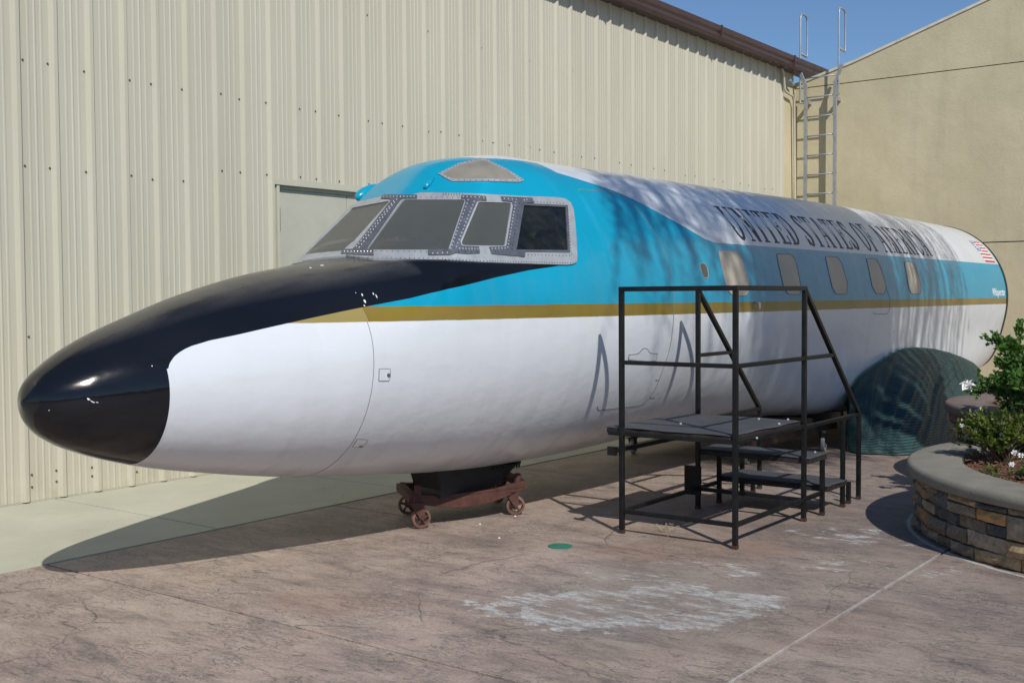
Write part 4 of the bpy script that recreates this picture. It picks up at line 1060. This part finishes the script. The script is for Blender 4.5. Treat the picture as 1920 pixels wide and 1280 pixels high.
sad.add(v, f); bevel(sad.build('cradle', M['saddle'], dol), .01)
for k in range(3): MB().bar((5.86, 4.913, .345-.018*k), (6.02, 4.906, .342-.018*k), .004, .005).build('cradle_slot', M['strap'], dol)
tm = MB()
for k in range(11): tm.box((6.24+.029*k, 4.877, .322-.0015*k), (6.254+.029*k, 4.885, .343-.0015*k))
tm.build('cradle_teeth', M['rubber'], dol, kind='stuff')

rd = thing('rear_dolly', (10.2, 4.9, 0), 'dark timber and steel cradle with grey castor under the wing root beside the green netting', 'dolly')
for y in (4.35, 5.6): MB().box((9.3, y, .17), (11.3, y+.12, .27)).build('timber_runner', M['timber'], rd)
for x in (9.4, 10.2, 11.0): MB().box((x, 4.22, .271), (x+.14, 5.85, .36)).build('cross_timber', M['timber'], rd)
for x, y in ((10.72, 4.26), (9.5, 4.5), (10.9, 5.7), (9.5, 5.7)): castor(rd, x, y, .2, .075, M['castor_grey'], M['saddle'])

# ------------------------------------------------------------------ steps
stp = thing('access_steps', (6.8, 3.45, 0), 'black square-tube steel platform steps with handrails standing beside the aircraft door', 'steps')
xl, xr, xe, yf, yb2 = 6.247, 7.29, 8.325, 3.035, 3.835
ZR, ZM, ZP, ZB, ZE = 1.578, 1.107, .682, .145, .640
TW = .031
def leg(x, y, z, name='leg'):
    bevel(MB().bar((x, y, .025), (x, y, z), TW).build(name, M['steel'], stp), .004)
    MB().box((x-TW/2-.001, y-TW/2-.001, 0.0), (x+TW/2+.001, y+TW/2+.001, .0245)).build('foot', M['rust'], stp)
def rail(a, b, name, w=.027):
    bevel(MB().bar(a, b, w).build(name, M['steel'], stp), .003)
leg(xl, yf, ZR-TW/2); leg(xl, yb2, ZR-TW/2); leg(xr, yf, ZR-TW/2); leg(xr, yb2, ZR); leg(xe, yf, ZE); leg(xe, yb2, ZE)
leg(7.565, yf-.02, .40, 'step_leg'); leg(7.585, yb2-.02, .40, 'step_leg'); leg(7.95, yf-.02, ZE-.02, 'step_leg'); leg(7.97, yb2-.02, ZE-.02, 'step_leg'); leg(8.12, yf, .16, 'step_leg'); leg(8.12, yb2-.04, .16, 'step_leg')
rail((xl-TW/2, yf, ZR), (xr+TW/2, yf, ZR), 'top_rail', TW); rail((xl, yf+TW/2, ZR), (xl, yb2+TW/2, ZR), 'top_rail', TW)
rail((xl, yf, ZM), (xl, yb2, ZM), 'mid_rail'); rail((xl, yf, ZM), (7.79, yf, ZM), 'mid_rail'); rail((xr, yb2, ZM), (7.79, yb2, ZM), 'mid_rail')
rail((xr, yf, ZR-.005), (xe, yf, ZE), 'sloping_rail', TW); rail((xr, yb2, ZR-.005), (xe, yb2, ZE), 'sloping_rail', TW)
rail((xr, yf, ZE), (xe, yf, ZE), 'stair_rail'); rail((xr, yb2, ZE), (xe, yb2, ZE), 'stair_rail')
rail((xl, yf, ZB), (xl, yb2, ZB), 'base_rail'); rail((xl, yf, ZB), (7.565, yf, ZB+.005), 'base_rail'); rail((xl, yb2, ZB), (7.585, yb2, ZB+.005), 'base_rail'); rail((xr, yf, ZB), (xr, yb2, ZB), 'base_rail')
rail((xl-.10, yb2, .545), (xr, yb2, .545), 'support_rail'); MB().box((xl-.13, yb2-.03, .52), (xl-.10, yb2+.03, .575)).build('rail_clamp', M['steel'], stp)
rail((xl, yf, ZP-.035), (xr, yf, ZP-.035), 'platform_rail'); rail((xl, yf, ZP-.035), (xl, yb2+.1, ZP-.035), 'platform_rail'); rail((xl, yb2, ZP-.035), (xr, yb2, ZP-.035), 'platform_rail')
MB().box((xr-.02, yb2-.03, .10), (xr-.005, yb2+.10, .31)).build('toe_plate', M['steel'], stp)
def mat_slab(x0, x1, y0, y1, z, name, th=.022, amp=.006, deck=.018):
    nx_, ny_ = 26, 26; v = []; f = []
    for k, dz in ((0, 0), (1, -th*.35)):
        for i in range(nx_+1):
            for j in range(ny_+1):
                u, w = i/nx_, j/ny_
                e = 1 if 0 < i < nx_ and 0 < j < ny_ else 0
                wob = amp*mnoise.noise(Vector((x0+u*(x1-x0), y0+w*(y1-y0), z))*5)*(1.0 if not e else .5)
                wx = .010*mnoise.noise(Vector((u*4, w*9, z*7)))*(0 if e else 1); 
                v.append((x0+u*(x1-x0)+wx*(1 if i == 0 else (-1 if i == nx_ else 0)), y0+w*(y1-y0)+wx*(1 if j == 0 else (-1 if j == ny_ else 0)), z+wob+dz+(-.006 if not e and k == 0 else 0)))
    W = ny_+1; off = (nx_+1)*W
    for i in range(nx_):
        for j in range(ny_):
            a = i*W+j; f.append((a, a+W, a+W+1, a+1)); f.append((off+a+1, off+a+W+1, off+a+W, off+a))
    bd = [i*W for i in range(nx_)]+[nx_*W+j for j in range(ny_)]+[i*W+ny_ for i in range(nx_, 0, -1)]+[j for j in range(ny_, 0, -1)]
    for a, b in zip(bd, bd[1:]+bd[:1]): f.append((b, a, off+a, off+b))
    d_ = bevel(MB().box((x0+.006, y0+.006, z-th-deck), (x1-.006, y1-.006, z-th*.35-.004)).build(name, M['edge'], stp), .004)
    meshobj('rubber_mat', v, f, M['tread'], d_, smooth=True)
mat_slab(xl-.01, xr+.005, yf+.018, yb2+.12, ZP+.008, 'platform')
mat_slab(7.285, 7.61, yf-.045, yb2+.03, .438, 'tread', deck=.024)
mat_slab(7.60, 7.985, yf-.05, yb2+.02, .205, 'tread', deck=.024)
for x, y, z in ((6.95, yf+.03, ZP+.013), (7.22, 3.12, ZP+.014), (7.15, 3.3, ZP+.013), (6.6, 3.6, ZP+.013), (7.52, 3.05, .446), (6.5, yf-.022, ZP-.03)):
    MB().lathe((x, y, z-.006), (0, 0, 1), [(0, .008), (.009, .008), (.011, .005)], 8).build('screw_head', M['rivl'], stp)
# dead sprig caught on the base rail
dc = thing('dried_weed', (6.45, 3.62, 0), 'wisp of dry weed lying on the paving under the platform steps', 'dry weed')
mb = MB()
for k in range(14):
    p = Vector((6.45+random.uniform(-.03, .03), 3.62+random.uniform(-.03, .03), .006)); pts = [p]
    for j in range(4): p = p+Vector((random.uniform(-.028, .028), random.uniform(-.028, .028), random.uniform(0, .018))); pts.append(p)
    mb.tube(pts, .0012, 4)
mb.build('dry_stalks', simple('dry_stalk', (0.45, 0.38, 0.25), .8), dc, kind='stuff')

# ------------------------------------------------------------------ planters
def ring_cap(c, R, z0, z1, w_in, w_out, a0, a1, mat, parent, n_blocks):
    for b in range(n_blocks):
        s0 = a0+(a1-a0)*b/n_blocks+.0008; s1 = a0+(a1-a0)*(b+1)/n_blocks-.0008
        prof = []
        rr = (z1-z0)/2
        for k in range(9):
            t = -math.pi/2+math.pi*k/8; prof.append((R+w_out-rr*.8+rr*.8*math.cos(t), (z0+z1)/2+rr*math.sin(t)))
        prof += [(R-w_in+.01, z1), (R-w_in, z1-.01), (R-w_in, z0)]
        m_ = len(prof); seg = 14; v = []; f = []
        for i in range(seg+1):
            t = s0+(s1-s0)*i/seg
            for r_, z_ in prof: v.append((c[0]+r_*math.cos(t), c[1]+r_*math.sin(t), z_))
        for i in range(seg):
            for k in range(m_): a = i*m_+k; b_ = i*m_+(k+1) % m_; f.append((a, a+m_, b_+m_, b_))
        L_ = len(v); v = v+v[:m_]+v[seg*m_:seg*m_+m_]
        f += [tuple(L_+k for k in range(m_)), tuple(L_+m_+k for k in reversed(range(m_)))]
        o = MB().add(v, f).build('cap_stone', mat, parent, smooth=False)
        o.data.polygons.foreach_set('use_smooth', [len(p.vertices) == 4 for p in o.data.polygons])
def stone_mesh(w, h, d, mat, seed):
    rnd = random.Random(seed); me = bpy.data.meshes.new('ledge_stone'); bm = bmesh.new()
    nxs, nzs = max(3, int(w/.035)), max(2, int(h/.030)); g_ = []
    for i in range(nxs+1):
        row = []
        for j in range(nzs+1):
            u, v = i/nxs, j/nzs; ed = min(min(u, 1-u)*w, min(v, 1-v)*h)
            dep = d*(1-.55*math.exp(-ed/.012))+.011*mnoise.noise(Vector((u*w*22+seed, v*h*22, seed*3.1)))+.005*mnoise.noise(Vector((u*w*60+seed, v*h*60, seed)))
            jx = .006*mnoise.noise(Vector((seed, v*h*30, 1))) if i in (0, nxs) else 0; jz = .005*mnoise.noise(Vector((u*w*18, seed*2, 5))) if j in (0, nzs) else 0
            row.append(bm.verts.new(((u-.5)*w+jx, -dep, (v-.5)*h+jz)))
        g_.append(row)
    for i in range(nxs):
        for j in range(nzs): bm.faces.new((g_[i][j], g_[i+1][j], g_[i+1][j+1], g_[i][j+1]))
    bd = [g_[i][0] for i in range(nxs+1)]+[g_[nxs][j] for j in range(1, nzs+1)]+[g_[i][nzs] for i in range(nxs-1, -1, -1)]+[g_[0][j] for j in range(nzs-1, 0, -1)]
    bk = [bm.verts.new((v.co.x, .03, v.co.z)) for v in bd]; L = len(bd)
    for i in range(L): bm.faces.new((bd[(i+1) % L], bd[i], bk[i], bk[(i+1) % L]))
    bm.to_mesh(me); bm.free(); me.materials.append(mat); return me
def stone_wall(c, R, z0, z1, a0, a1, parent, seed, mean=.17):
    rnd = random.Random(seed); lib = {}
    hs = []; z = z0
    while z < z1-.02:
        h = rnd.choice((.055, .070, .092)); h = min(h, z1-z) if z1-z-h > .035 else z1-z
        hs.append((z, h)); z += h
    # per block columns of varying courses: break courses now and then with double-height stones
    blocked = {}
    for ci, (z, h) in enumerate(hs):
        a = a0+rnd.uniform(0, .04)
        while a < a1:
            if any(s <= a+.01 < e for s, e in blocked.get(ci, [])):
                a = [e for s, e in blocked[ci] if s <= a+.01 < e][0]; continue
            w = rnd.uniform(.13, .33); hh = h
            nx_ = [s for s, e in blocked.get(ci, []) if s > a]
            if nx_ and a+w/R > nx_[0]: w = max(.03, (nx_[0]-a)*R)
            if ci+1 < len(hs) and rnd.random() < .22 and w > .12 and hs[ci+1][1]+h < .16:
                hh = h+hs[ci+1][1]; blocked.setdefault(ci+1, []).append((a, a+w/R))
            key = (round(w, 2), round(hh, 3), rnd.randint(0, 3))
            w2 = max(.025, w-.004); mi = rnd.choice((0, 0, 1, 1, 2, 2, 3)) if True else 0
            me_ = stone_mesh(w2, hh-rnd.uniform(.004, .014), .014+rnd.uniform(0, .045), STONES[mi], rnd.randint(0, 9999))
            t = a+w/R/2
            o = bpy.data.objects.new('stone', me_); C.objects.link(o); o.parent = parent
            o.location = Vector((c[0]+R*math.cos(t), c[1]+R*math.sin(t), z+hh/2))-parent.location
            o.rotation_euler = (rnd.uniform(-.07, .07), rnd.uniform(-.025, .025), t+math.pi/2+rnd.uniform(-.06, .06))
            a += w/R
PC, PR = (8.20, .70), 1.765
pl1 = thing('round_planter', (PC[0], PC[1], 0), 'low round planter of tan and grey stones with smooth grey cap, at right', 'planter')
def drum(c, R, z1, name, parent, mat, a0=0, a1=2*math.pi, zb=-.02, th=.16):
    n = 64; v = []; f = []
    for k in range(n):
        t = 2*math.pi*k/n
        for r_, z_ in ((R, zb), (R, z1), (R-th, z1), (R-th, zb)): v.append((c[0]+r_*math.cos(t), c[1]+r_*math.sin(t), z_))
    for k in range(n):
        for j in range(4): f.append((k*4+j, ((k+1) % n)*4+j, ((k+1) % n)*4+(j+1) % 4, k*4+(j+1) % 4))
    return MB().add(v, f).build(name, mat, parent)
drum(PC, PR-.005, .352, 'wall_core', pl1, M['soil'])
stone_wall(PC, PR, .004, .347, math.radians(88), math.radians(290), pl1, 11)
ring_cap(PC, PR, .353, .437, .27, .085, 0, 2*math.pi, M['cap'], pl1, 10)
# mulch bed with bark chips
def bed(c, R, z, parent, n=40):
    v = [(c[0], c[1], z+.04)]; f = []
    for r_i in range(1, 9):
        for k in range(n):
            t = 2*math.pi*k/n; r_ = R*r_i/8; v.append((c[0]+r_*math.cos(t), c[1]+r_*math.sin(t), z+.03*(1-r_i/8)+.02*mnoise.noise(Vector((r_*5*math.cos(t), r_*5*math.sin(t), 0)))))
    for k in range(n): f.append((0, 1+k, 1+(k+1) % n))
    for r_i in range(7):
        for k in range(n): a = 1+r_i*n+k; b = 1+r_i*n+(k+1) % n; f.append((a, a+n, b+n, b))
    return meshobj('mulch', v, f, M['mulch'], parent, smooth=True)
b1 = bed(PC, PR-.2, .385, pl1)
mb = MB(); rnd = random.Random(5)
for k in range(2600):
    t = rnd.uniform(math.radians(80), math.radians(270)); r_ = (PR-.30)*math.sqrt(rnd.uniform(.35, 1.05)); p = Vector((PC[0]+r_*math.cos(t), PC[1]+r_*math.sin(t), .405+rnd.uniform(0, .022)))
    d = Vector((rnd.uniform(-1, 1), rnd.uniform(-1, 1), rnd.uniform(-.35, .35))).normalized(); l = rnd.uniform(.012, .045)
    mb.bar(p-d*l/2, p+d*l/2, rnd.uniform(.003, .010), rnd.uniform(.002, .004))
mb.build('bark_chips', simple('bark_chip', (0.20, 0.10, 0.055), .85, var=.6, scale=40), pl1, kind='stuff')
PC2, PR2 = (10.15, 1.52), 1.30
pl2 = thing('raised_planter', (PC2[0], PC2[1], 0), 'taller stone planter with brown cap standing behind the low round planter', 'planter')
drum(PC2, PR2-.005, .56, 'wall_core', pl2, M['soil'])
stone_wall(PC2, PR2, .004, .555, math.radians(95), math.radians(300), pl2, 23)
ring_cap(PC2, PR2, .56, .645, .25, .07, 0, 2*math.pi, M['cap2'], pl2, 8)
bed(PC2, PR2-.2, .60, pl2)

# ------------------------------------------------------------------ plants
def leafy(mb, p, d, l, w, rnd, fold=.25):
    d = d.normalized(); s = d.cross(Vector((rnd.uniform(-1, 1), rnd.uniform(-1, 1), rnd.uniform(.2, 1)))).normalized(); n_ = s.cross(d)
    m = p+d*l*.5+n_*l*rnd.uniform(-.08, .08); e = p+d*l
    mb.add([p, m+s*w/2+n_*w*fold, e, m-s*w/2+n_*w*fold, m], [(0, 4, 1), (1, 4, 2), (2, 4, 3), (3, 4, 0)])
def shrub(name, c, rad, h, n_br, n_leaf, ll, lw, lm, label, cat, seed, stem=M['bark'], lean=(0, 0), flowers=0, group=None, tuft=True, fsize=.03, fl_pts=None, lowcut=.15):
    rnd = random.Random(seed); root = thing(name, c, label, cat, group); base = Vector(c)
    st_ = MB(); lf = MB()
    tips = []
    for k in range(n_br):
        az = rnd.uniform(0, 2*math.pi); e = rnd.uniform(.15, 1.0)
        top = base+Vector((rad*math.cos(az)*e+lean[0], rad*math.sin(az)*e+lean[1], h*rnd.uniform(.45, 1.0)*(1-.35*e*e)))
        mid = base.lerp(top, .5)+Vector((rnd.uniform(-.1, .1)*rad, rnd.uniform(-.1, .1)*rad, h*.08))
        pts = [base+Vector((rnd.uniform(-.04, .04), rnd.uniform(-.04, .04), 0)), mid, top]
        st_.tube(pts, [.009, .006, .0025], 5)
        for q in range(rnd.randint(2, 4)):
            b = mid.lerp(top, rnd.uniform(0, .9)); tt = b+Vector((rnd.uniform(-1, 1), rnd.uniform(-1, 1), rnd.uniform(-.1, .8))).normalized()*rad*rnd.uniform(.15, .42)
            st_.tube([b, tt], [.004, .0018], 4); tips.append((b, tt))
        tips.append((mid, top))
    for k in range(n_leaf):
        a, b = rnd.choice(tips); t = rnd.random()**.6; p = a.lerp(b, t)
        out_ = (b-a).normalized()*.7+Vector((rnd.uniform(-1, 1), rnd.uniform(-1, 1), rnd.uniform(-.5, .9)))
        p = p+Vector((rnd.gauss(0, 1), rnd.gauss(0, 1), rnd.gauss(0, 1)))*ll*.35
        if p.z < base.z+lowcut*h*rnd.random(): continue
        leafy(lf, p, out_, ll*rnd.uniform(.6, 1.25), lw*rnd.uniform(.7, 1.2), rnd)
    if fl_pts:
        for q in fl_pts:
            q = Vector(q); c0 = base+Vector((0, 0, h*.25)); st_.tube([c0, c0.lerp(q, .55)+Vector((0, 0, .06)), q], [.005, .004, .003], 5)
            for j in range(14 if fsize > .04 else 2): leafy(lf, c0.lerp(q, rnd.uniform(.35, .92)), Vector((rnd.uniform(-1, 1), rnd.uniform(-1, 1), rnd.uniform(-.6, .6))), ll, lw, rnd)
    st_.build('stem', stem, root, smooth=True); lf.build('foliage', lm, root, kind='stuff')
    for k in range(flowers):
        a, b = rnd.choice(tips) if not fl_pts else (None, Vector(fl_pts[k]))
        fm = MB(); toc = (Vector(EYE)-b).normalized(); r0 = fsize
        for ringi, (cnt, rr, ll_, tilt) in enumerate(((6, 1.0, 1.0, .35), (5, .7, .8, .8), (4, .4, .6, 1.3))):
            for j in range(cnt):
                t = 2*math.pi*j/cnt+ringi; up_ = (toc+Vector((0, 0, .6))).normalized(); s = up_.cross(Vector((1, .2, 0))).normalized(); w_ = up_.cross(s)
                d = (s*math.cos(t)+w_*math.sin(t)+up_*tilt).normalized(); leafy(fm, b, d, r0*ll_, r0*.75*rr+r0*.15, rnd, .3)
        fm.build('flower', M['petal'], root)
    return root
rose = on_x((1815, 722), 8.7)
shrub('rose_bush', (8.78, 1.80, .42), .50, .92, 52, 11500, .050, .032, LEAF[0], 'tall green rose bush with a single white bloom growing in the round planter', 'rose bush', 3, lean=(-.05, .05), flowers=1, fsize=.062, fl_pts=[tuple(on_x((1814, 724), 8.42))])
shrub('shrub', (8.02, 1.93, .40), .29, .36, 34, 4800, .032, .018, LEAF[1], 'bushy olive green shrub with a few white flowers at the front of the round planter', 'shrub', 8, lean=(.02, .06), flowers=7, fsize=.020)
shrub('shrub', (8.45, 1.70, .40), .34, .36, 24, 3200, .030, .017, LEAF[1], 'olive green shrub half hidden below the rose bush in the round planter', 'shrub', 9, lean=(0, 0))
shrub('flowering_plant', (7.42, 1.62, .40), .13, .10, 16, 650, .030, .015, LEAF[2], 'low bright green plant with white flowers near the rim of the round planter', 'plant', 12, flowers=3, fsize=.022, fl_pts=[tuple(on_x((1902, 849), 7.35)), tuple(on_x((1914, 854), 7.35)), tuple(on_x((1897, 871), 7.25))], lowcut=.0)
shrub('seedling', (7.42, 1.86, .405), .07, .05, 6, 120, .022, .011, LEAF[2], 'tiny green seedling in the mulch between shrub and white flowering plant', 'plant', 14, lowcut=0)
shrub('seedling', (7.20, 1.78, .405), .05, .035, 5, 60, .018, .009, LEAF[2], 'tiny green seedling right beside the cap of the planter', 'plant', 15, lowcut=0)

# weeping tree beside the camera whose hanging twigs shade the cabin
tree = thing('weeping_tree', (9.4, -2.6, 0), 'tall weeping tree with long hanging leafy twigs that shade the aircraft cabin', 'tree')
rnd = random.Random(21)
cc = Vector((11.0, 3.98, 1.6))-SUN*8.8
tk = MB(); tk.tube([(9.4, -2.6, 0), (9.3, -2.4, 1.6), (8.9, -2.2, 3.4), (8.5, -1.9, 5.0)], [.26, .20, .17, .14], 12); tk.build('trunk', M['bark'], tree, smooth=True)
lm_ = MB(); lv = MB(); tw = MB()
fork_ = Vector((8.5, -1.9, 5.0))
targets = []
def dens_at(x, z):
    """how thick the twigs hang in front of hull point (x, z)"""
    d = 0
    if 8.7 < x < 13.6: d = 1.0 if 9.3 < x < 12.0 else (.6 if x < 9.4 else .22)
    if 13.6 <= x < 14.6: d = .15
    if 6.6 < x <= 8.7: d = .42*max(0, min(1, (z-1.75+(x-6.6)*.12)/.5))
    return d
NST = 1350
k = 0; limbs = []
for li in range(12):
    xh = 6.9+li*.62; lp = Vector((xh, 3.98, 2.9+rnd.uniform(-.2, .5)))-SUN*rnd.uniform(7.6, 9.8)
    mid = fork_.lerp(lp, .5)+Vector((0, 0, .7)); lm_.tube([fork_, fork_.lerp(mid, .6)+Vector((0, 0, .3)), mid, lp], [.085, .06, .04, .014], 7); limbs.append((mid, lp))
while k < NST:
    xh = rnd.uniform(6.5, 14.6); zt = rnd.uniform(1.5, 3.9); 
    if rnd.random() > dens_at(xh, zt-.5)*(1 if xh < 9 else max(.12, min(1, 1.05+1.9*mnoise.noise(Vector((xh*3.1, 0, 4)))))): 
        continue
    k += 1
    t = rnd.uniform(7.2, 10.2); top = Vector((xh, 3.98, zt))-SUN*t
    ln = rnd.uniform(.5, 1.3) if xh < 8.9 else rnd.uniform(.9, 2.1)
    dx, dy = rnd.uniform(-.28, .28), rnd.uniform(-.2, .2)
    pts = [top+Vector((dx*s*s*ln, dy*s*s*ln, -ln*s+.12*math.sin(s*3))) for s in (0, .25, .5, .75, 1)]
    tw.tube(pts, [.006, .005, .004, .003, .002], 3, caps=False)
    for j in range(int(ln*(64 if 9.2 < xh < 12.0 else 38))):
        s = rnd.random(); i0 = min(3, int(s*4)); p = pts[i0].lerp(pts[i0+1], s*4-i0)
        leafy(lv, p, Vector((rnd.uniform(-1, 1), rnd.uniform(-1, 1), rnd.uniform(-1.6, -.1))), rnd.uniform(.06, .10), rnd.uniform(.012, .022), rnd)
for k in range(46):
    xh = rnd.uniform(11.7, 14.9) if k < 36 else rnd.uniform(8.3, 9.4); zt = rnd.uniform(2.6, 3.3); t = rnd.uniform(7.2, 8.6); top = Vector((xh, 3.98, zt))-SUN*t
    ln = rnd.uniform(1.9, 2.9); wv_ = rnd.uniform(0, 6); pts = [top+Vector((.04*math.sin(wv_+s*5), .03*math.cos(wv_+s*4), -ln*s)) for s in [j/8 for j in range(9)]]
    tw.tube(pts, [.007-.0006*j for j in range(9)], 3, caps=False)
    for j in range(int(ln*58)):
        s = rnd.random()**.8; i0 = min(7, int(s*8)); p = pts[i0].lerp(pts[i0+1], s*8-i0)
        leafy(lv, p, Vector((rnd.uniform(-.5, .5), rnd.uniform(-.5, .5), rnd.uniform(-2.4, -.6))), rnd.uniform(.06, .10), rnd.uniform(.014, .022), rnd)
lm_.build('limb', M['bark'], tree, smooth=True); tw.build('twigs', M['bark'], tree, kind='stuff'); lv.build('crown', LEAF[3], tree, kind='stuff')

# distant trees behind the camera: they show only as the dark band mirrored in the nose
def tree_line(name, pts, h, label, seed):
    rnd = random.Random(seed); v = []; f = []; n_ = 90; m_ = 12
    for i in range(n_+1):
        t = i/n_*(len(pts)-1); k = min(len(pts)-2, int(t)); a = Vector(pts[k]).lerp(Vector(pts[k+1]), t-k)
        d = (Vector(pts[k+1])-Vector(pts[k])).normalized(); s = Vector((-d.y, d.x, 0))
        for j in range(m_):
            w = 2*math.pi*j/m_; hh = h*(.75+.5*mnoise.noise(Vector((i*.35, seed, 0)))); r = 1+.25*mnoise.noise(Vector((i*.7, j*1.3, seed)))
            p = a+s*math.cos(w)*3*r; v.append((p.x, p.y, max(0, hh*.5+hh*.55*r*math.sin(w))))
    for i in range(n_):
        for j in range(m_): f.append((i*m_+j, i*m_+(j+1) % m_, (i+1)*m_+(j+1) % m_, (i+1)*m_+j))
    o = meshobj(name, v, f, LEAF[3], smooth=False, kind='stuff'); return tag(o, label, 'trees')
tree_line('tree_line', [(-70, 10, 0), (-60, -30, 0), (-20, -55, 0), (30, -60, 0)], 6.5, 'dark distant line of trees across the open ground behind the camera', 4)

# ------------------------------------------------------------------ small things on the paving
dcap = MB().lathe((5.688, 3.937, .0005), (0, 0, 1), [(0, .075), (.004, .075), (.007, .066), (.007, .05), (.005, .048)], 28).build('drain_cap', M['green'])
tag(dcap, 'small flat green plastic cap set in the stamped paving left of the steps', 'drain cap')
rnd = random.Random(77)
for (px, lab) in (((900, 983), 'small white pebble on the paving between dolly and green cap'), ((936, 1009), 'tiny pale pebble on the paving near the green cap'), ((966, 968), 'white pebble touching the right castor of the nose dolly')):
    c = on_z(px); mb = MB(); mb.lathe((c[0], c[1], 0), (0, 0, 1), [(0, .006), (.003, .008), (.006, .006), (.008, .002)], 7)
    o = mb.build('pebble', M['petal']); tag(o, lab, 'pebble', 'pebbles on the paving')
lit = MB()
for k in range(230):
    x, y = rnd.uniform(3, 9), rnd.uniform(1.2, 7.8); r_ = rnd.uniform(.0015, .0045); lit.lathe((x, y, .004), (0, 0, 1), [(0, r_), (r_, r_*.7)], 5)
o = lit.build('grit', simple('grit', (0.30, 0.26, 0.22), .9, var=.5, scale=50), kind='stuff'); tag(o, 'scattered grit and specks over the paving', 'grit')
